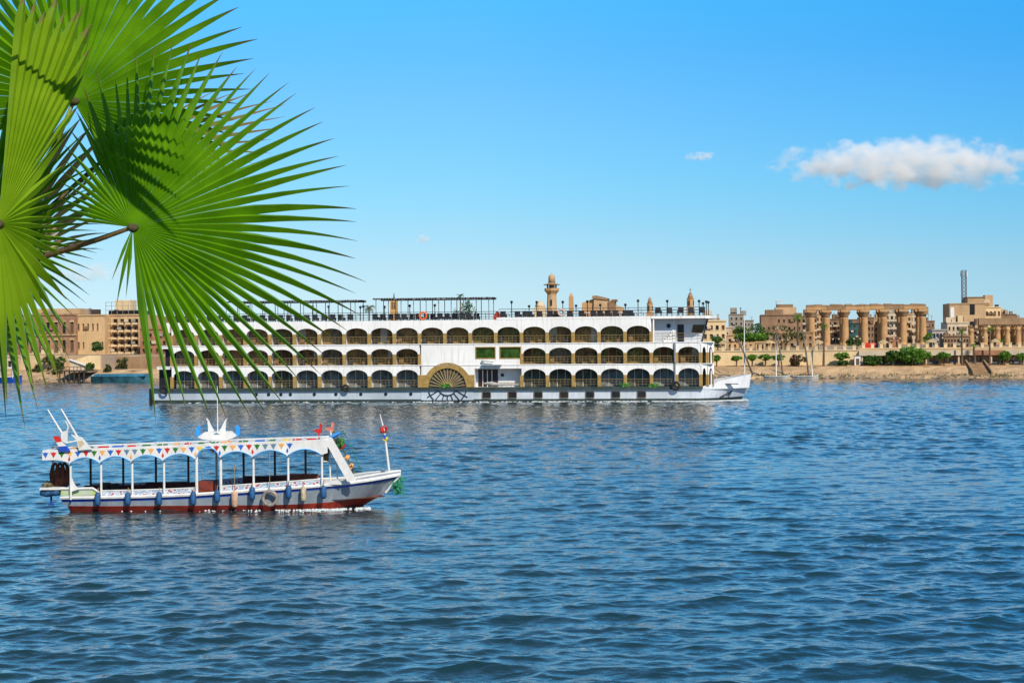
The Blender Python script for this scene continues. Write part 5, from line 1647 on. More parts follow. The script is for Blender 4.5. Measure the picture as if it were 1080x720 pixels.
BL('house', 'cream house with dark verandas right behind the ship front deck', 'house', 741, 766, 337.5, 58, cream, 3, 4, .5, .5, [wdark, wbrown], 10, extra=several(roof_hut(.05, .4, 2.2, pale), roof_aerials(2, 8)))
BL('house', 'low white house beneath the grey apartment tower', 'house', 763, 772, 344.5, 90, pale, 2, 3, .4, .4, wdark, 10)
BL('apartment_tower', 'grey apartment tower with small windows beyond the ship bow', 'apartment block', 769.3, 784.5, 331, 190, grey_r, 6, 3, .36, .42, [wdark, wbrown], 12, extra=several(roof_hut(.1, .55, 2.0, grey_r), roof_aerials(3, 9, 3)))
BL('apartment_tower', 'lower grey apartment block beside the grey tower', 'apartment block', 785, 795, 337.4, 190, grey_r, 5, 3, .4, .42, wdark, 12, extra=roof_aerials(1, 2))
BL('house', 'small pale house with one dark window right of the grey blocks', 'house', 767, 800, 352.5, 75, tan, 2, 6, .4, .5, [wdark, wbrown], 9)
def stepped(r, w, h, depth):
    for (a, b, hh, m) in ((.12, .55, 1.3, brown), (.36, .88, 1.9, tan), (.40, .80, 2.7, brown)):
        m_ = MB(); m_.box(w * a, w * b, 1.5 + hh * .3, 8 - hh * .2, h - .6, h + hh); m_.build('roof_room', m, r)
    m_ = MB(); m_.box(w * .38, w * .55, 2.5, 5, h + 3.6, h + 3.75)
    for x in (.39, .54): m_.box(w * x - .06, w * x + .06, 3.5, 3.62, h + 2.68, h + 3.6)
    m_.build('roof_awning', whitep, r)
BL('apartment_block', 'broad brown apartment block with stepped roof rooms left of the colonnade', 'apartment block', 803, 846, 331.5, 120, brown, 4, 8, .34, .36, [wdark, wdark, wbrown], 12, extra=stepped, skip=((0, 3), (1, 3), (2, 3)))
BL('house', 'brown house with an arched look behind the bare tree', 'house', 806, 858, 350.0, 80, mat('house_ochre', (.38, .24, .12), .9, .2, .4, streak=.7), 2, 8, .4, .5, [wdark, wbrown], 9)
# behind the colonnade
g_ = random.Random(21)
rowb = [(846, 862, 333, brown), (860, 874, 331, tan), (872, 890, 336, brown), (908, 922, 334.5, brown), (922, 934, 335.5, tan), (934, 948, 329, pale), (946, 962, 331, tan), (960, 975, 330.6, pale), (974, 986, 338, brown)]
labs = ['brown house behind the leftmost temple column', 'tan house showing between the first and second temple columns', 'brown house showing between the second and third temple columns', 'brown house showing between the fourth and fifth temple columns, left half', 'tan house behind the fifth temple column', 'pale house with white balconies showing between the fifth and sixth temple columns', 'tan house behind the sixth temple column', 'pale house showing between the sixth and seventh temple columns', 'low brown house at the right end of the colonnade']
for (pa, pb, pt, m), lab in zip(rowb, labs):
    BL('town_house', lab, 'house', pa, pb, pt, 240 + g_.uniform(-15, 15), m, 4, g_.choice((3, 4)), g_.uniform(.4, .6), .5, [wdark, wbrown], 12, balcony=pale if g_.random() < .5 else None, extra=several(roof_hut(g_.uniform(.1, .4), g_.uniform(.5, .9), g_.uniform(1, 2.5), m), roof_aerials(2, pa)))
r_teal = BL('netted_building', 'building under dark teal netting showing between the third and fourth temple columns', 'building', 889, 909, 340.5, 235, mat('teal_net', (.03, .085, .085), .8, .3, .3, .3, 3), 4, 4, .3, .3, wdark, 10, parapet=.2, sill=False)
m_ = MB(); xa, xb = bxx(866, 225), bxx(942, 225); h0 = BK.Z(905, 336.6, 230) - GZ
BL('precinct_wall', 'long plain brown wall top seen behind the temple columns', 'wall', 880, 925, 336.6, 262, brown, 1, 1, .01, .01, wdark, 2, parapet=.3)
t = 60
BL('house', 'low red stone hut at the foot of the fifth and sixth temple columns', 'hut', 938, 948.5, 355.5, 70, redbrick, 1, 2, .3, .4, wdark, 6, parapet=.4)
BL('glazed_office', 'low house with a blue glazed front right of the colonnade', 'office', 983.5, 998, 347.2, 90, mat('office_grey', (.36, .32, .28), .8, .15, .5), 2, 4, .78, .62, wblue, 8, sill=False)
BL('town_house', 'pale house with rows of arched windows right of the glazed office', 'house', 999.5, 1021, 339.5, 100, pale, 3, 5, .45, .5, [wdark, wbrown], 10, extra=several(roof_hut(.0, .35, 1.2, pale), roof_hut(.55, .8, 1.6, cream, 1, 4)))
BL('town_house', 'dark low arcade house in front of the arched pale house', 'house', 996, 1022, 353.5, 70, brown, 2, 8, .5, .5, wdark, 7)
def bigblock(r, w, h, depth):
    m_ = MB(); m_.box(w * .52, w * .98, 1.0, 9, h - .6, h + 1.6); m_.build('upper_floor', tan, r)
    m_ = MB(); m_.box(w * .50, w * 1.0, .8, 9.2, h + 1.603, h + 1.85); m_.build('roof_slab', stone2, r)
    m_ = MB(); m_.box(.25, 1.3, -.1, -.005, h - 4.2, h - 1.2); m_.build('white_panel', whitep, r)
    for k in range(2):
        m_ = MB(); m_.box(w * .56, w * .70, -.06, -.005, h * .30 + k * 5.2, h * .30 + 3.2 + k * 5.2); m_.build('window', wdark, r)
BL('apartment_block', 'tall plain tan block under the lattice mast', 'apartment block', 1001.8, 1040, 319.6, 170, tan, 0, 0, .3, .3, wdark, 12, extra=bigblock)
BL('apartment_block', 'cream stepped apartment block right of the tall tan block', 'apartment block', 1035, 1056, 323.5, 180, cream, 4, 5, .5, .5, [wdark, wbrown], 12, extra=several(roof_hut(.1, .5, 2.2, pale), roof_hut(.3, .7, 3.6, tan, 3, 6)))
BL('apartment_block', 'brown flat block above the lower colonnade', 'apartment block', 1052, 1072, 331, 185, brown, 3, 5, .45, .45, wdark, 12, extra=roof_hut(.1, .5, 1.5, tan))
BL('town_house', 'tan house at the right edge behind the lower colonnade', 'house', 1066, 1100, 335, 195, tan, 3, 7, .45, .45, wdark, 12)
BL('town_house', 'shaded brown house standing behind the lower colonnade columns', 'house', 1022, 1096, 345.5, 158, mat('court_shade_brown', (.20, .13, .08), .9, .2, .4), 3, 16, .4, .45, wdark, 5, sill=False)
# lattice mast on the tan block
def mast():
    t = 176.0; px = 1017.3
    x = bxx(px, t); zb, zt_ = BK.Z(px, 318.0, t), BK.Z(px, 285.0, t)
    r = thing('lattice_mast', 'grey lattice radio mast rising from the tan block roof', 'radio mast'); at_bank(r, x, t, zb - 2)
    h = zt_ - zb + 2
    w = 0.6
    for sx in (-1, 1):
        for sy in (-1, 1):
            m_ = MB(); m_.tube([(sx * w, sy * w, 0), (sx * w * 1.02, sy * w, h)], .10, 5); m_.build('mast_leg', mat('mast_grey', (.16, .17, .19), .6, .1), r)
    n = 10
    m_ = MB()
    for k in range(n):
        z0, z1 = h * k / n, h * (k + 1) / n
        for s in (-1, 1):
            m_.tube([(-w, s * w, z0), (w, s * w, z1)], .06, 4); m_.tube([(w, s * w, z0), (-w, s * w, z1)], .06, 4)
            m_.tube([(s * w, -w, z0), (s * w, w, z1)], .06, 4)
            m_.tube([(-w, s * w, z1), (w, s * w, z1)], .06, 4)
    m_.build('bracing', MATS['mast_grey'], r)
    for s in (-1, 1):
        m_ = MB(); m_.box(s * .85 - .15, s * .85 + .15, -.2, .2, h * .84, h * .97); m_.build('aerial_panel', whitep, r)
mast()
# small arched hut on the promenade
r = BL('hut', 'small tan hut with dark openings beside a thatched parasol', 'hut', 797, 807, 360, 20, tan, 1, 2, .35, .6, wdark, 4, parapet=.3)

# ---- left quay
wall('terrace_wall', 'pale terrace wall below the brown mansion', 22, 68, 373.5, 9.7, 2.0, mat('terrace_pale', (.60, .44, .25), .9, .15, .4, streak=.3), .6, cream, 5)
wall('terrace_wall', 'grey brown retaining wall right of the white stairs', 99, 122, 374.5, 9.7, 1.6, mat('retaining_grey', (.26, .20, .16), .9, .25, .3, .3, 2, col2=(.34, .25, .17)), .6)
wall('terrace_wall', 'long brown stone wall below the hotel running behind the ship', 122.3, 205, 375.5, 9.7, 1.6, stone2, .6)
BL('boat_house', 'low white boat house at the left edge of the river bank', 'boat house', -14, 20, 375, 9, pale, 1, 5, .5, .5, wdark, 5, z0=2.2, parapet=.5)
def stairs():
    t = 7.2
    x0, x1 = bxx(70, t), bxx(101, t)
    r = thing('white_stairs', 'broad pale stairs descending the bank below the tan hall', 'stairs'); at_bank(r, x0, t, 2.0)
    w = x1 - x0
    z = lambda py: BK.Z(85, py, t) - 2.0
    m_ = MB(); m_.prism_xz([(0, 0), (w, 0), (w, z(374.8)), (w * .62, z(374.8)), (w * .10, z(379.8)), (0, z(379.8))], 2.0, 2.6); fix_normals(m_.build('back_wall', cream, r))
    m_ = MB()
    n = 14
    for k in range(n):
        a = w * .08 + (w * .80) * k / n
        zz = z(379.5) + (z(389) - z(379.5)) * k / n
        m_.box(a, a + w * .80 / n + .02, .3, 1.98, -.2, zz)
    m_.build('flight', pale, r)
    m_ = MB(); m_.prism_xz([(w * .05, z(379)), (w * .12, z(378.2)), (w * .96, z(387.6)), (w * .94, z(389.2))], -.05, .25); fix_normals(m_.build('balustrade', whitep, r))
stairs()
def jetty():
    t = 1.0; x0, x1 = bxx(67, t), bxx(94, t)
    r = thing('jetty', 'dark wooden jetty on thin posts below the pale stairs', 'jetty'); at_bank(r, x0, t, 0)
    w = x1 - x0; zt_ = BK.Z(80, 390.6, t)
    m_ = MB(); m_.box(0, w, -2.2, 4, zt_ - .2, zt_); m_.build('deck', wood_d, r)
    for k in range(6):
        m_ = MB(); m_.box(w * k / 5.3, w * k / 5.3 + .2, -2.0, -1.8, -1, zt_ - .21); m_.build('post', wood_d, r)
    m_ = MB(); m_.box(0, w, -2.15, -2.05, zt_ + .7, zt_ + .8)
    for k in range(8): m_.box(w * k / 7 - .04, w * k / 7 + .04, -2.14, -2.06, zt_ + .003, zt_ + .7)
    m_.build('handrail', wood_d, r)
    m_ = MB(); m_.prism_xz([(w * .5, .1), (w * .62, .1), (w * 1.0, zt_ - .25), (w * .86, zt_ - .25)], -1.2, -.6); fix_normals(m_.build('gangplank', wood_d, r))
jetty()
def small_boat(name, lab, cat, pa, pb, t, zh, hm, m_top, roof=None, w=2.2, bow=1.0):
    x0, x1 = bxx(pa, t), bxx(pb, t)
    r = thing(name, lab, cat); at_bank(r, x0, t, 0)
    L_ = x1 - x0
    v, f = [], []
    n = 14
    for i in range(n + 1):
        u = i / n
        hw = w / 2 * (1 - max(0, (u - .6) / .4) ** 2.2 * .96) * (1 - max(0, (.18 - u) / .18) * .25)
        z = zh * (1 + .5 * bow * max(0, (u - .55) / .45) ** 2 + .15 * bow * max(0, (.2 - u) / .2))
        for s in (-1, 1):
            v += [(L_ * u, s * hw * .7, -.4), (L_ * u, s * hw, z)]
    for i in range(n):
        a, b = i * 4, (i + 1) * 4
        f += [(a, b, b + 1, a + 1), (a + 2, a + 3, b + 3, b + 2), (a + 1, b + 1, b + 3, a + 3)]
    f += [(0, 1, 3, 2), (n * 4, n * 4 + 2, n * 4 + 3, n * 4 + 1)]
    m_ = MB().add(v, f); fix_normals(m_.build('hull', hm, r))
    m_ = MB(); m_.tube([(L_ * i / n, -w / 2 * (1 - max(0, (i / n - .6) / .4) ** 2.2 * .96) * (1 - max(0, (.18 - i / n) / .18) * .25), zh * (1 + .5 * bow * max(0, (i / n - .55) / .45) ** 2 + .15 * bow * max(0, (.2 - i / n) / .2)) + .02) for i in range(n + 1)], .06, 5); m_.build('gunwale', m_top, r)
    if roof:
        a, b, z0, z1, rm = roof
        m_ = MB(); m_.box(L_ * a, L_ * b, -w * .45, w * .45, z1 - .14, z1); m_.build('canopy', rm, r)
        for k in range(5):
            for s in (-1, 1):
                x = L_ * (a + (b - a) * k / 4)
                m_ = MB(); m_.box(x - .05, x + .05, s * w * .40 - .05, s * w * .40 + .05, zh * .8, z1 - .145); m_.build('post', whitep, r)
    return r, L_
blueh = mat('hull_blue', (.01, .06, .35), .4, .2, 1); tealh = mat('barge_teal', (.03, .13, .17), .6, .35, .6)
small_boat('ferry_boat', 'blue ferry boat with a white canopy moored at the left edge', 'ferry boat', -12, 23, -2.5, 1.0, blueh, whitep, (.1, .8, .8, 2.9, whitep), 2.6)
r, L_ = small_boat('barge', 'long teal barge moored left of the white ship stern', 'barge', 98, 158, -3.0, 1.1, tealh, mat('barge_blue', (.03, .22, .40), .6, .2), None, 3.2, .1)
m_ = MB(); m_.box(L_ * .06, L_ * .95, -1.2, 1.2, 1.12, 1.55); m_.build('hatch_cover', mat('barge_cover', (.04, .20, .30), .7, .3, .6), r)
def felucca(lab, pa, pb, t, pm, ptop, yard=None, hull=mat('felucca_hull', (.46, .44, .40), .7, .2, 1, streak=.4), lean=0):
    r, L_ = small_boat('felucca', lab, 'sailing boat', pa, pb, t, .5, hull, whitep, None, 2.4, .8)
    x = bxx(pm, t) - bxx(pa, t); zt_ = BK.Z(pm, ptop, t)
    m_ = MB(); m_.tube([(x, 0, .2), (x + lean, 0, zt_)], [.13, .07], 6); m_.build('mast', whitep, r)
    if yard:
        (pa_, qa), (pb_, qb) = yard
        xa, za = B_(pa_, qa, t - .3); xb, zb_ = B_(pb_, qb, t - .3); ox = bxx(pa, t)
        m_ = MB(); m_.tube([(xa - ox, -.35, za), (xb - ox, -.35, zb_)], [.16, .08], 6); yd = m_.build('yard', mat('yard_wood', (.16, .11, .07), .7, .2), r)
        m_ = MB(); m_.tube([(xa - ox, -.5, za + .2), ((xa + xb) / 2 - ox, -.52, (za + zb_) / 2 + .1), (xb - ox, -.5, zb_ - 1)], [.13, .16, .07], 7); m_.build('furled_sail', mat('furled_sail', (.22, .17, .13), .9, .3, 3, .4, 6), yd)
felucca('white sailing boat with one tall thin mast right behind the ship bow', 762, 788, -2.2, 785.2, 336, ((794, 395), (776, 351)))
felucca('white sailing boat with a bare mast moored left of two crossed yards', 806, 833, -2.0, 818.5, 352, ((825.5, 394), (819.5, 346)))
felucca('white sailing boat with crossed dark yards moored below the first temple column', 836, 863, -2.0, 856.8, 372, ((853, 396), (846, 342)), lean=-.3)

def street_lamp(px, ptop, lab):
    t = 12.9; x = bxx(px, t); h = BK.Z(px, ptop, t) - GZ + .1
    r = thing('street_lamp', lab, 'street lamp', group='street lamps along the promenade'); at_bank(r, x, t, GZ - .1)
    m_ = MB(); m_.tube([(0, 0, 0), (0, 0, .5), (0, 0, h - .5)], [.12, .07, .05], 6); m_.build('pole', wood_d, r)
    m_ = MB(); m_.tube([(-.55, 0, h - .55), (0, 0, h - .42), (.55, 0, h - .55)], .04, 5); m_.build('arm', wood_d, r)
    for s in (-1, 1):
        m_ = MB(); m_.lathe([(.05, h - .85), (.17, h - .72), (.15, h - .56), (.03, h - .5)], 8, (s * .55, 0)); m_.build('lantern', pale, r)
for px, pt, lab in ((770, 355.5, 'twin street lamp on the promenade nearest the ship bow'), (828, 354.8, 'twin street lamp on the promenade before the dusty bare tree'), (881.5, 353.8, 'twin street lamp on the promenade between the second and third temple columns'), (904, 353.5, 'twin street lamp on the promenade left of the red billboard'), (946, 353.2, 'twin street lamp on the promenade in front of the red stone hut'), (991, 352.6, 'twin street lamp on the promenade before the blue glazed office'), (1033.5, 352.0, 'twin street lamp on the promenade above the river steps')):
    street_lamp(px, pt, lab)

# ---- vegetation
LEAFS = {}
def foliage_material(i):
    c = [((.075, .17, .02), (.13, .27, .03)), ((.035, .09, .014), (.075, .15, .022)), ((.10, .09, .03), (.06, .09, .025)), ((.16, .05, .035), (.07, .08, .025))][i]
    return leaf_mat('foliage_%s' % ['bright', 'deep', 'dusty', 'flowering'][i], c[0], c[1], .35, .6, .7)
bark = mat('bark', (.16, .10, .06), .95, .3, 3, .5, 8)
def crown_mesh(mb, w, h, n, seed, d=None, leaf=.30, flat_top=False):
    """leaf-sized faces gathered in clumps through an uneven crown"""
    g_ = random.Random(seed); d = d or w
    cl = []
    for k in range(max(7, n // 45)):
        while True:
            p = Vector((g_.uniform(-1, 1), g_.uniform(-1, 1), g_.uniform(-1, 1)))
            if p.length < 1: break
        if flat_top and p.z > .2: p.z = g_.uniform(.1, .45)
        cl.append((p, g_.uniform(.20, .42)))
    for k in range(n):
        c, cr_ = g_.choice(cl)
        q = c + Vector((g_.gauss(0, 1), g_.gauss(0, 1), g_.gauss(0, 1))) * cr_ * .55
        if q.length > 1.22: q *= 1.1 / q.length
        p = Vector((q.x * w / 2, q.y * d / 2, q.z * h / 2))
        a = Vector((g_.gauss(0, 1), g_.gauss(0, 1), g_.gauss(0, 1))).normalized(); b = a.orthogonal().normalized()
        l = leaf * g_.uniform(.8, 1.7)
        c_ = a.cross(b)
        mb.quad(p - b * l * .5, p + c_ * l * .35, p + b * l * .6, p - c_ * l * .35)
def tree(name, lab, cat, px, ptop, pbase, wpx, t, kind=0, n=700, zb=None, trunk=True, crown_frac=.6, group=None, leaf=.30, box=False):
    x = bxx(px, t); z1 = BK.Z(px, ptop, t); z0 = zb if zb is not None else BK.Z(px, pbase, t)
    d_ = (BK.W(x, t)).y; w = wpx * d_ / F
    h = z1 - z0
    r = thing(name, lab, cat, group=group); at_bank(r, x, t, z0)
    ch = h * crown_frac
    g_ = random.Random(int(px * 10))
    m_ = MB(); crown_mesh(m_, w, ch, int(n * (1.9 if kind != 2 else 1.4)), int(px * 7), min(w, 4.5), leaf, box)
    c = m_.build('crown', foliage_material(kind), r); c.location = (0, 0, h - ch / 2)
    if trunk:
        m_ = MB(); top_ = h - ch * .55
        m_.tube([(0, 0, -.3), (.06, 0, top_ * .5), (-.03, 0, top_)], [.17, .13, .10], 7)
        for k in range(5):
            a = g_.uniform(0, 6.28); m_.tube([(0, 0, top_ * .85), (math.cos(a) * w * .18, math.sin(a) * w * .15, h - ch * .45), (math.cos(a) * w * .3, math.sin(a) * w * .2, h - ch * .25)], [.08, .05, .02], 5)
        m_.build('trunk', bark, r)
    return r
G1 = 'clipped trees in front of the quay wall'
for px, pt, pb_, w, lab in ((755.5, 375, 388, 9, 'little round tree at the left end of the row, by the ship bow rail'), (776.5, 375.5, 388, 10, 'little round tree standing alone left of the felucca mast'), (793, 374.5, 388, 13, 'clipped tree in the joined row, just right of the felucca mast'), (807, 373.8, 388, 14, 'clipped tree in the middle of the joined row'), (821, 374, 388, 13, 'clipped tree at the right end of the joined row')):
    tree('clipped_tree', lab, 'tree', px, pt, pb_, w, 7.6, 0, 420, 2.1, True, .44, G1, .26)
tree('bush', 'reddish flowering bush in a brick planter left of the palm', 'bush', 841.5, 374, 386, 15, 7.6, 3, 520, 2.1, False, .95)
tree('tree', 'small bushy tree on the quay beside the white kiosk', 'tree', 888.5, 371.8, 385, 15, 7.6, 0, 500, 2.1, True, .5)
tree('bush', 'low green bush under the small tree by the kiosk', 'bush', 889, 378.5, 385, 11, 7.2, 1, 260, 2.1, False, .95)
tree('bush', 'wide dark green bush right of the white kiosk', 'bush', 920, 375.0, 384.5, 18, 7.6, 1, 480, 2.1, False, .95)
tree('tree', 'bushy green tree left of the largest riverside tree', 'tree', 941.5, 370.2, 384.5, 17, 7.4, 1, 620, 2.1, True, .75)
tree('tree', 'largest round riverside tree in front of the colonnade right end', 'tree', 962, 364.2, 384, 25, 7.2, 0, 1300, 2.1, True, .85)
tree('tree', 'slim small tree right of the largest riverside tree', 'tree', 978.5, 371.0, 384, 8.5, 7.4, 0, 300, 2.1, True, .5)
tree('tree', 'small flat tree before the dark cafe front', 'tree', 995.5, 371.5, 384, 14, 7.4, 0, 480, 2.1, True, .5)
tree('tree', 'leafy tree to the right of the river steps', 'tree', 1059.5, 370.8, 384, 11.5, 7.4, 0, 420, 2.1, True, .6)
tree('tree', 'leafy tree cut by the right edge of the view', 'tree', 1078.5, 371.5, 384, 10, 7.4, 0, 400, 2.1, True, .6)
tree('hedge', 'long clipped bright green hedge above the hut roof', 'hedge', 791.5, 350.4, 360, 29, 32, 0, 2600, None, False, .95, None, .42, True)
tree('tree', 'dark spreading tree behind the clipped hedge', 'tree', 800, 342.5, 360, 20, 60, 1, 700, 5.0, True, .7)
tree('tree', 'dark tree below the grey apartment blocks', 'tree', 783, 344.5, 362, 18, 66, 1, 600, 5.0, True, .6)
tree('tree', 'dusty half bare tree between the hut and the first temple column', 'tree', 824, 344, 366, 26, 40, 2, 330, 5.0, True, .7)
tree('tree', 'dusty thin tree left of the first temple column', 'tree', 842, 349, 366, 16, 50, 2, 300, 5.0, True, .7)
tree('tree', 'dark green bush tree at the foot of the fourth temple column', 'tree', 902, 356, 368, 16, 60, 1, 420, 5.0, True, .8)
tree('tree', 'green shrub at the foot of the seventh temple column', 'tree', 980, 352, 368, 11, 60, 0, 260, 5.0, True, .7)
tree('tree', 'round dark tree seen on the roof line under the ship pergola', 'tree', 491, 317.5, 345, 22, 120, 1, 620, 5.0, True, .5)
tree('tree', 'dark green tree just behind the ship bow rail on the promenade', 'tree', 757, 355, 368, 14, 30, 1, 350, 5.0, True, .7)
for px, pt, pb_, w, t, k, lab in ((53, 374, 389, 17, 8.5, 2, 'dusty bush under the terrace wall, left of the pair'), (63, 377, 390, 12, 8.0, 1, 'dark bush under the terrace wall, right of the pair'), (58.5, 383, 397, 16, 4.5, 2, 'round bush low on the bank above the jetty'), (95, 382, 391, 7, 7, 1, 'small dark bush between the stairs and grey wall'), (112, 385, 396, 9, 5, 2, 'low bush on the bank above the teal barge'), (102, 361, 371, 13, 16, 1, 'dark bush before the plain tan hall'), (40, 385, 396, 10, 6, 2, 'dusty shrub behind the hanging leaf tips'), (130, 376, 390, 13, 9, 2, 'dusty palm like shrub before the brown stone wall')):
    tree('bush', lab, 'bush', px, pt, pb_, w, t, k, 330, None, False, .95)
# distant palms
def far_palm(lab, px, ptop, pbase, t, wpx, zb=None, n=20, kind=0, group='palms along the far bank'):
    x = bxx(px, t); z1 = BK.Z(px, ptop, t); z0 = zb if zb is not None else BK.Z(px, pbase, t)
    d_ = BK.W(x, t).y; L_ = wpx / 2 * d_ / F * 1.1
    h = z1 - z0 - L_ * .45
    r = thing('palm_tree', lab, 'palm tree', group=group); at_bank(r, x, t, z0)
    g_ = random.Random(int(px * 3))
    m_ = MB(); lean = g_.uniform(-.3, .3)
    m_.tube([(0, 0, -.3), (lean * .3, 0, h * .4), (lean, 0, h)], [.24, .17, .15], 8); m_.build('trunk', bark, r)
    for k in range(n):
        a = 6.283 * k / n + g_.uniform(-.2, .2); el_ = g_.uniform(-.2, 1.25)
        m_ = MB(); pts = []
        dirh = Vector((math.cos(a), math.sin(a), 0))
        p = Vector((lean, 0, h)); e = el_
        for i in range(7):
            pts.append(p.copy()); p = p + (dirh * math.cos(e) + Vector((0, 0, math.sin(e)))) * L_ * .17; e -= .32
        side = dirh.cross(Vector((0, 0, 1)))
        for i in range(1, 7):
            for s in (-1, 1):
                for q in (0, .5):
                    b0 = pts[i - 1].lerp(pts[i], q); fw = (pts[i] - pts[i - 1])
                    l = L_ * .30 * (1 - abs(i - 3) / 7)
                    tip = b0 + side * s * l * .8 + fw * .9 - Vector((0, 0, l * .35))
                    m_.quad(b0, b0 + fw * .30, tip + fw * .1, tip)
        m_.build('frond', foliage_material(kind), r)
    return r
far_palm('tall thin palm standing left of the first temple column', 841.5, 330.5, 372, 12.4, 13, 4.7)
far_palm('palm standing on the quay between the first and second temple columns', 868.5, 341.5, 384, 7.2, 10.5, 2.1)
far_palm('palm growing beside the dark cafe front left of the river steps', 1014.5, 347, 384, 7.4, 10.5, 2.1)
far_palm('palm growing to the right of the river steps', 1043.8, 344, 384, 7.4, 10.5, 2.1)
far_palm('short young palm above the river steps', 1028.5, 361.5, 375, 7.6, 8, 2.3)
far_palm('grey green palm seen left of the ship pergola', 389.5, 320.8, 350, 60, 15, 5.0, kind=2)
far_palm('dark palm top rising above the ship pergola right end', 487, 309.6, 350, 90, 10, 5.0, kind=1)
far_palm('small palm before the blue glazed office', 979.5, 352, 368, 26, 8, 5.0)
far_palm('low palm at the foot of the lower colonnade', 1057, 357, 368, 26, 9, 5.0)
# boulders along the water edge: loose rubble nobody would count
m_ = MB(); g_ = random.Random(31)
for k in range(1500):
    x = g_.uniform(-30, 232); t = abs(g_.gauss(.2, 1.1)) + .05
    r0 = g_.uniform(.12, .42) * (1.2 - .2 * t)
    if r0 < .08: continue
    z = min(.02 + t * .30, 2.0)
    vs = []
    for a, b in ((0, 1), (1, 0), (2, 0), (3, 0), (4, 0), (5, 0), (0, -1)):
        if b: vs.append((x, t, z + b * r0 * g_.uniform(.5, .8)))
        else: vs.append((x + math.cos(a * 1.256) * r0 * g_.uniform(.7, 1.4), t + math.sin(a * 1.256) * r0 * g_.uniform(.6, 1.1), z + g_.uniform(-.2, .3) * r0))
    m_.add(vs, [(0, 1 + j, 1 + (j + 1) % 5) for j in range(5)] + [(6, 1 + (j + 1) % 5, 1 + j) for j in range(5)])
o = m_.build('rubble', mat('rubble_stone', (.33, .25, .17), .95, .3, .6, col2=(.16, .13, .10))); o.location = BK.o; o.rotation_euler = (0, 0, BK.rot); tag(o, kind='stuff')
m_ = MB(); g_ = random.Random(33)
for k in range(2600):
    px_x = g_.choice((g_.gauss(175, 14), g_.gauss(215, 12), g_.gauss(140, 6), g_.gauss(118, 4)))
    t = abs(g_.gauss(.9, .7)); z = .05 + t * .3
    if noise.noise(Vector((px_x * .3, t, 0))) < -.1: continue
    d_ = Vector((g_.gauss(0, .12), g_.gauss(0, .12), g_.uniform(.15, .4))); s_ = Vector((.06, .02, 0))
    p = Vector((px_x, t, z)); m_.quad(p - s_, p + s_, p + s_ + d_, p - s_ * .5 + d_)
o = m_.build('shore_weeds', foliage_material(2)); o.location = BK.o; o.rotation_euler = (0, 0, BK.rot); tag(o, kind='stuff')
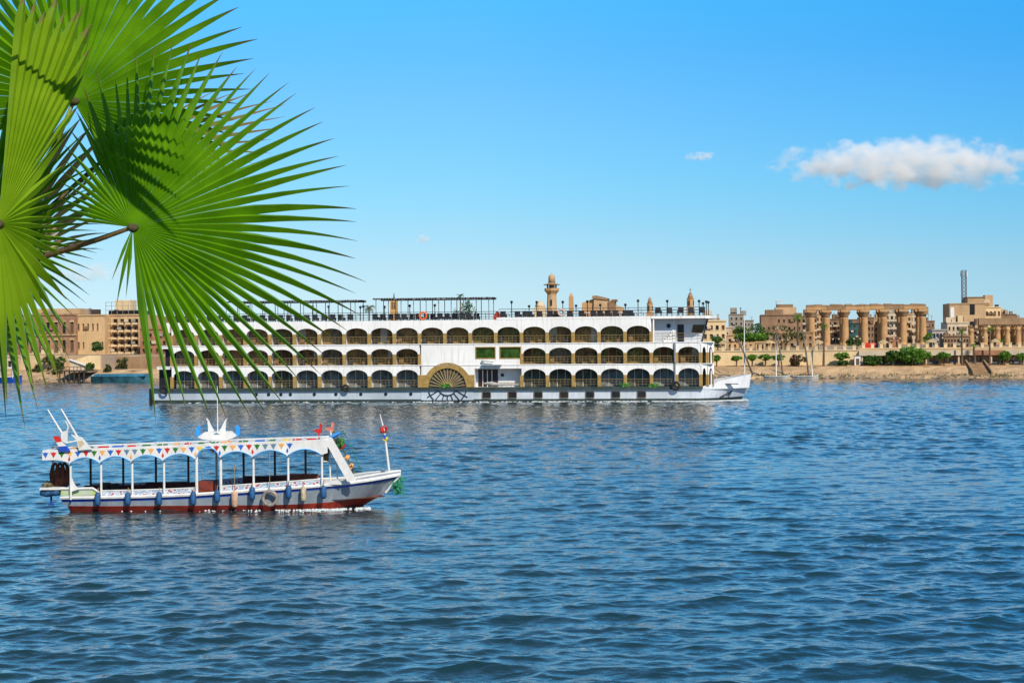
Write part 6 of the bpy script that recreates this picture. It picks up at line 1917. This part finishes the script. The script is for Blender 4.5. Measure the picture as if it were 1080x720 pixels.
# ================================================================ fan palm on the near bank, its leaves hanging into the view
def make_leaf(parent, hub, d, nrm, segs, split=.55, pleat=.30, m=None, name='fan_leaf', seed=0, cone=.10, petiole=None, droop=.03, width=1.0, pm=None, dry=.93, cap=7.5, org=Vector((0, 0, 0))):
    """fan leaf on a plane through the hub: segs = (angle in degrees, reach in photo pixels); pleated out to the split, then free tips"""
    g_ = random.Random(seed)
    n = Vector(nrm).normalized()
    c = P(hub[0], hub[1], d)
    cam_p = Vector((0, 0, CAM_H))
    def pt(th, r):
        rr_ = ray(hub[0] + r * math.cos(R(th)), hub[1] - r * math.sin(R(th)))
        k = n.dot(c - cam_p) / n.dot(rr_)
        k = max(min(k, d * 1.3), d * .7)
        return cam_p + rr_ * k
    segs = sorted(segs, key=lambda s: -s[0])
    v, f, dr = [], [], []
    ths = [s[0] for s in segs]
    R0 = 3.0
    for i, (th, L_) in enumerate(segs):
        a = (ths[i - 1] - th) if i else (th - ths[1])
        b = (th - ths[i + 1]) if i < len(segs) - 1 else (ths[i - 1] - th)
        a = min(a, cap) / 2; b = min(b, cap) / 2
        sp_ = split(th) if callable(split) else split
        sp = L_ * (sp_ + g_.uniform(-.05, .05))
        bend = g_.gauss(0, 1.3); dp = g_.uniform(.5, 1.5) * droop
        tw = g_.uniform(-.25, .25)
        cr = None
        rows = [R0 / L_, .15, .3, .42, max(.45, sp_ - .03), sp_ + .04 if sp_ > .42 else .5, .5 * (sp_ + .04) + .5 * .80 if sp_ > .72 else .68, .80, .87, .94, 1.0]
        rows = sorted(rows)
        base = len(v)
        for s in rows:
            r = L_ * s
            if r <= sp: w_ = 1.0
            else:
                q = (r - sp) / (L_ - sp)
                w_ = sp / r * max(0.0, (1 - q) ** .92)
                w_ = max(w_, .012)
            th_ = th + bend * max(0, s - .4) ** 2
            pm_ = pt(th_, r)
            pl = pt(th_ + a * w_ * width, r); pr = pt(th_ - b * w_ * width, r)
            hw = (pl - pr).length / 2
            q_ = max(0, s - sp_) / (1 - sp_)
            lift = n * (-cone * (r / 240) ** 2) - Vector((0, 0, 1)) * dp * s ** 3 * (L_ / 240)
            k_ = pleat * hw * (1 + .5 * q_)
            v += [pl + lift - n * k_ * (1 + tw * q_), pm_ + lift + n * k_, pr + lift - n * k_ * (1 - tw * q_)]
            t_ = 1.0 if s > .97 else (.75 if s > dry + .0 else 0.0)
            dr += [t_, t_ * .8, t_]
        for k in range(len(rows) - 1):
            p, q = base + 3 * k, base + 3 * (k + 1)
            f += [(p, q, q + 1, p + 1), (p + 1, q + 1, q + 2, p + 2)]
    mb = MB(); mb.add([p - org for p in v], f)
    o = mb.build(name, m, parent)
    at = o.data.attributes.new('dry', 'FLOAT', 'POINT')
    at.data.foreach_set('value', np.array(dr, dtype=np.float32))
    if petiole:
        pts = [P(*p) - org for p in petiole]
        pts = [c - org + n * .004] + pts
        mb = MB(); mb.sm = True
        k = len(pts)
        mb.tube(pts, [.008 + .010 * i / (k - 1) for i in range(k)], 8)
        mb.build('petiole', pm, o)
        mb = MB(); mb.sm = True; hc = c - org
        mb.lathe([(.002, -.02), (.018, -.012), (.024, 0), (.016, .012), (.002, .018)], 8)
        h_ = mb.build('leaf_hub', mat('leaf_hub_brown', (.10, .085, .03), .8, .3, 30), o); h_.location = hc
    return o

def spread(tab, step, jit=.6, seed=1, rj=.03):
    """fill in segments between measured tips"""
    g_ = random.Random(seed)
    out = []
    th = tab[0][0]
    while th >= tab[-1][0]:
        for (a, ra), (b, rb) in zip(tab, tab[1:]):
            if b <= th <= a:
                out.append((th + g_.uniform(-jit, jit), (ra + (rb - ra) * (a - th) / (a - b)) * (1 + g_.uniform(-rj, rj)))); break
        th -= step
    return out
LEAFG = leaf_mat('palm_green', (.085, .225, .003), (.145, .325, .006), .20, .42, 6.0, .22, (.20, .10, .035))
LEAFY = leaf_mat('palm_yellow_green', (.155, .285, .006), (.23, .37, .015), .22, .40, 5.0, .28, (.26, .15, .06))
LEAFD = leaf_mat('palm_dry', (.34, .24, .12), (.48, .38, .24), .3, .7, 6.0, .2, (.22, .13, .06))
LEAFB = leaf_mat('palm_fading', (.22, .24, .05), (.30, .24, .09), .35, .6, 6.0, .3, (.30, .20, .10))
PET = mat('petiole_brown', (.13, .085, .03), .6, .3, 14, .2, 30)
PETG = mat('petiole_green', (.15, .21, .03), .5, .2, 14)
T0 = P(-150, 330, 6.0)
palm = thing('fan_palm', 'fan palm with big pleated green leaves hanging into the upper left of the view', 'palm tree', (T0.x, T0.y, 5.5))
ORG = Vector((T0.x, T0.y, 5.5))
mb = MB(); hh = T0.z - 5.5
prof = []
for i in range(15):
    z = hh * i / 14
    prof.append((.23 - .05 * i / 14 + (.02 if i % 2 else 0), z - .1 if i == 0 else z))
mb.lathe(prof, 14); mb.build('trunk', mat('palm_trunk', (.20, .13, .08), .95, .3, 8, .6, 18), palm)

L1 = [(168, 82), (158, 84), (147, 92), (138, 100), (129, 112), (122, 130), (115, 150), (108.5, 166), (101.6, 184), (96, 182), (90, 196), (84, 210), (78, 220), (72, 226), (66.6, 226), (61.4, 225), (56.7, 228), (51, 235), (47, 238), (42.5, 241), (37.4, 242), (33, 247), (27.8, 247), (22, 248), (16.8, 243), (12, 239), (7.5, 238), (3.6, 236), (-1.4, 240), (-6.6, 243), (-11.5, 246), (-16, 248), (-20, 245), (-28, 235), (-35.7, 229), (-41, 226), (-50.5, 221), (-60, 209), (-65.8, 201), (-72, 192), (-81, 188), (-87, 184)]
L1 = [(a_, r_ * 1.025) for a_, r_ in L1]
make_leaf(palm, (140, 240), 5.5, (.22, -.93, .30), [s for s in spread(L1, 4.45, .5, 2) if -47 < s[0] < 93] + [s for s in spread(L1, 6.0, .6, 33) if s[0] > 96] + [s for s in spread([(-50.3, 221 * 1.025)] + [q for q in L1 if q[0] < -51], 5.3, .6, 34)] + [(-96, 72), (-103, 80), (-113, 58)], lambda th: .52 if th > 92 else (.50 if th > -30 else .44), .78, LEAFG, seed=5, cone=.20, cap=8.5, org=ORG,
          petiole=[(105, 252, 5.55), (60, 266, 5.65), (-20, 292, 5.8), (-150, 325, 5.95)], pm=PET)
L2 = [(196, 150), (185, 175), (170, 195), (150, 205), (120, 215), (90, 225), (60, 230), (45, 225), (38, 215), (32, 207), (26.2, 209), (20.5, 199), (15, 189), (9.9, 188), (4, 180), (-3, 172), (-12, 165), (-25, 150), (-45, 140), (-60, 130)]
make_leaf(palm, (78, 107), 5.95, (.16, -.93, .33), spread(L2, 5.2, .5, 3), .55, .8, LEAFG, seed=8, cone=.16, org=ORG,
          petiole=[(60, 150, 6.0), (10, 230, 6.02), (-60, 290, 6.0), (-150, 325, 5.98)], pm=PETG)
L3a = [(98, 240), (92, 258), (86, 262), (80, 266), (74, 268), (70, 266), (67, 262), (64, 244), (61, 205), (58, 165), (54, 131), (48.8, 108), (38, 88), (24, 70), (5, 62), (-12, 66), (-31, 88), (-45, 100), (-57, 134), (-62, 180), (-70, 176), (-78, 172), (-86, 172), (-97, 167), (-110, 160)]
def segs3():
    out = []
    g_ = random.Random(4)
    th = 83
    while th > 55: out.append((th + g_.uniform(-.3, .3), None)); th -= 2.5
    th = 54
    while th > -60: out.append((th, None)); th -= 11 + g_.uniform(-1, 1)
    th = -60
    while th > -110: out.append((th + g_.uniform(-.5, .5), None)); th -= 5.2
    res = []
    for t_, _ in out:
        for (a, ra), (b, rb) in zip(L3a, L3a[1:]):
            if b <= t_ <= a: res.append((t_, (ra + (rb - ra) * (a - t_) / (a - b)) * (1 + g_.uniform(-.06, .04)))); break
    return res
make_leaf(palm, (-2, 236), 5.15, (.55, -.80, .25), segs3(), lambda th: .88 if th > 57 else .5, .9, LEAFY, seed=12, cone=.08, droop=.05, width=1.1, cap=12.5, org=ORG,
          petiole=[(-40, 262, 5.3), (-100, 300, 5.6), (-150, 328, 5.9)], pm=PETG)
# second leaf behind it at the left edge, in the shade, and a hanging one lower left
L4 = [(110, 235), (95, 230), (80, 215), (66, 190), (50, 160), (30, 130), (0, 110), (-40, 120), (-62, 150), (-75, 178), (-90, 185), (-110, 190)]
make_leaf(palm, (-12, 250), 5.75, (.10, -.97, .20), spread(L4, 5.4, .6, 6), .45, .9, LEAFG, seed=15, cone=.12, droop=.06, org=ORG,
          petiole=[(-60, 285, 5.85), (-150, 327, 5.95)], pm=PETG)
# faded leaf tips behind, and dry leaves of the skirt
make_leaf(palm, (110, 168), 6.25, (.1, -.9, .4), spread([(36, 150), (30, 175), (24, 200), (20, 212), (14, 190), (8, 175), (0, 150), (-12, 130)], 3.6, .6, 7), .5, .4, LEAFB, seed=21, cone=.15, org=ORG,
          petiole=[(40, 230, 6.2), (-60, 300, 6.1), (-150, 328, 6.0)], pm=PET, dry=.7)
make_leaf(palm, (-5, 285), 6.35, (.1, -.95, .1), spread([(80, 215), (70, 215), (60, 205), (50, 195), (38, 165), (28, 130), (15, 110)], 4.0, 1.4, 8, .10), .50, .7, LEAFD, name='dry_leaf', seed=24, cone=.1, droop=.12, org=ORG, dry=.8)
# leaves above the top edge of the view that shade the ones below
L6 = [(24, 150), (0, 165), (-15, 175), (-25, 180), (-30, 175)]
make_leaf(palm, (98, -128), 4.85, (.1, -.75, .65), spread(L6, 5.0, .5, 9), .62, .3, LEAFG, seed=27, cone=.1, org=ORG,
          petiole=[(-20, -60, 5.1), (-90, 60, 5.5), (-150, 322, 5.95)], pm=PETG)
make_leaf(palm, (-290, -60), 5.2, (-.2, -.8, .55), spread([(150, 210), (90, 230), (40, 230), (0, 190), (-40, 170)], 5.0, .5, 10), .55, .3, LEAFG, seed=30, cone=.1, org=ORG,
          petiole=[(-240, 120, 5.7), (-165, 322, 5.95)], pm=PETG)

# ================================================================ fair weather clouds, far out
def cloud(label, px0, px1, py0, py1, dist, dens, thr, seed, scale=2.2, shape=(1, 1, 1)):
    a, b = P(px0, (py0 + py1) / 2, dist), P(px1, (py0 + py1) / 2, dist)
    c = (a + b) / 2
    w = (b - a).length / 2; h = (P(540, py0, dist).z - P(540, py1, dist).z) / 2
    bm = bmesh.new(); bmesh.ops.create_icosphere(bm, subdivisions=3, radius=1.0)
    me = bpy.data.meshes.new('cloud'); bm.to_mesh(me); bm.free()
    o = bpy.data.objects.new('cloud', me); COL.objects.link(o)
    o.location = c; o.scale = (w * 1.08, h * 1.6, h * 1.12)
    m = bpy.data.materials.new('cloud_vapour'); m.use_nodes = True
    nt = m.node_tree; N = nt.nodes; L = nt.links
    N.remove(N['Principled BSDF'])
    pv = N.new('ShaderNodeVolumePrincipled')
    pv.inputs['Color'].default_value = (1, .985, .96, 1); pv.inputs['Anisotropy'].default_value = -.25
    tc = N.new('ShaderNodeTexCoord')
    mp = N.new('ShaderNodeMapping'); mp.inputs['Scale'].default_value = (w / h * .62, 1.0, .9); mp.inputs['Location'].default_value = (seed * 3.1, seed * 1.7, seed)
    L.new(tc.outputs['Object'], mp.inputs[0])
    n1 = N.new('ShaderNodeTexNoise'); n1.inputs['Scale'].default_value = scale; n1.inputs['Detail'].default_value = 5; n1.inputs['Roughness'].default_value = .58
    L.new(mp.outputs[0], n1.inputs['Vector'])
    ln = N.new('ShaderNodeVectorMath'); ln.operation = 'LENGTH'; L.new(tc.outputs['Object'], ln.inputs[0])
    sq = N.new('ShaderNodeMath'); sq.operation = 'POWER'; sq.inputs[1].default_value = 2.2; L.new(ln.outputs['Value'], sq.inputs[0])
    s1 = N.new('ShaderNodeMath'); s1.operation = 'MULTIPLY_ADD'; s1.inputs[1].default_value = -.62; s1.inputs[2].default_value = .52 - thr; L.new(sq.outputs[0], s1.inputs[0])
    s2 = N.new('ShaderNodeMath'); s2.operation = 'ADD'; 
    s3 = N.new('ShaderNodeMath'); s3.operation = 'MULTIPLY_ADD'; s3.inputs[1].default_value = 2.1; s3.inputs[2].default_value = -.56; L.new(n1.outputs[0], s3.inputs[0])
    L.new(s1.outputs[0], s2.inputs[0]); L.new(s3.outputs[0], s2.inputs[1])
    mr_ = N.new('ShaderNodeMapRange'); mr_.inputs[1].default_value = .5; mr_.inputs[2].default_value = .72; mr_.inputs[4].default_value = dens
    L.new(s2.outputs[0], mr_.inputs[0]); L.new(mr_.outputs[0], pv.inputs['Density'])
    L.new(pv.outputs[0], N['Material Output'].inputs['Volume'])
    me.materials.append(m)
    return tag(o, label, 'cloud')
cloud('long white cloud with a grey underside in the right of the sky', 806, 1125, 144, 202, 9000, .0068, .18, 3)
cloud('tiny white wisp of cloud left of the long cloud', 718, 760, 159, 171, 9000, .012, .26, 5, 1.8)
cloud('very small faint cloud puff low over the ship pergola', 436, 456, 246, 258, 11000, .008, .24, 7, 1.6)
cloud('pale flat cloud low behind the hanging palm tips', 30, 150, 276, 300, 13000, .004, .24, 9, 1.8)
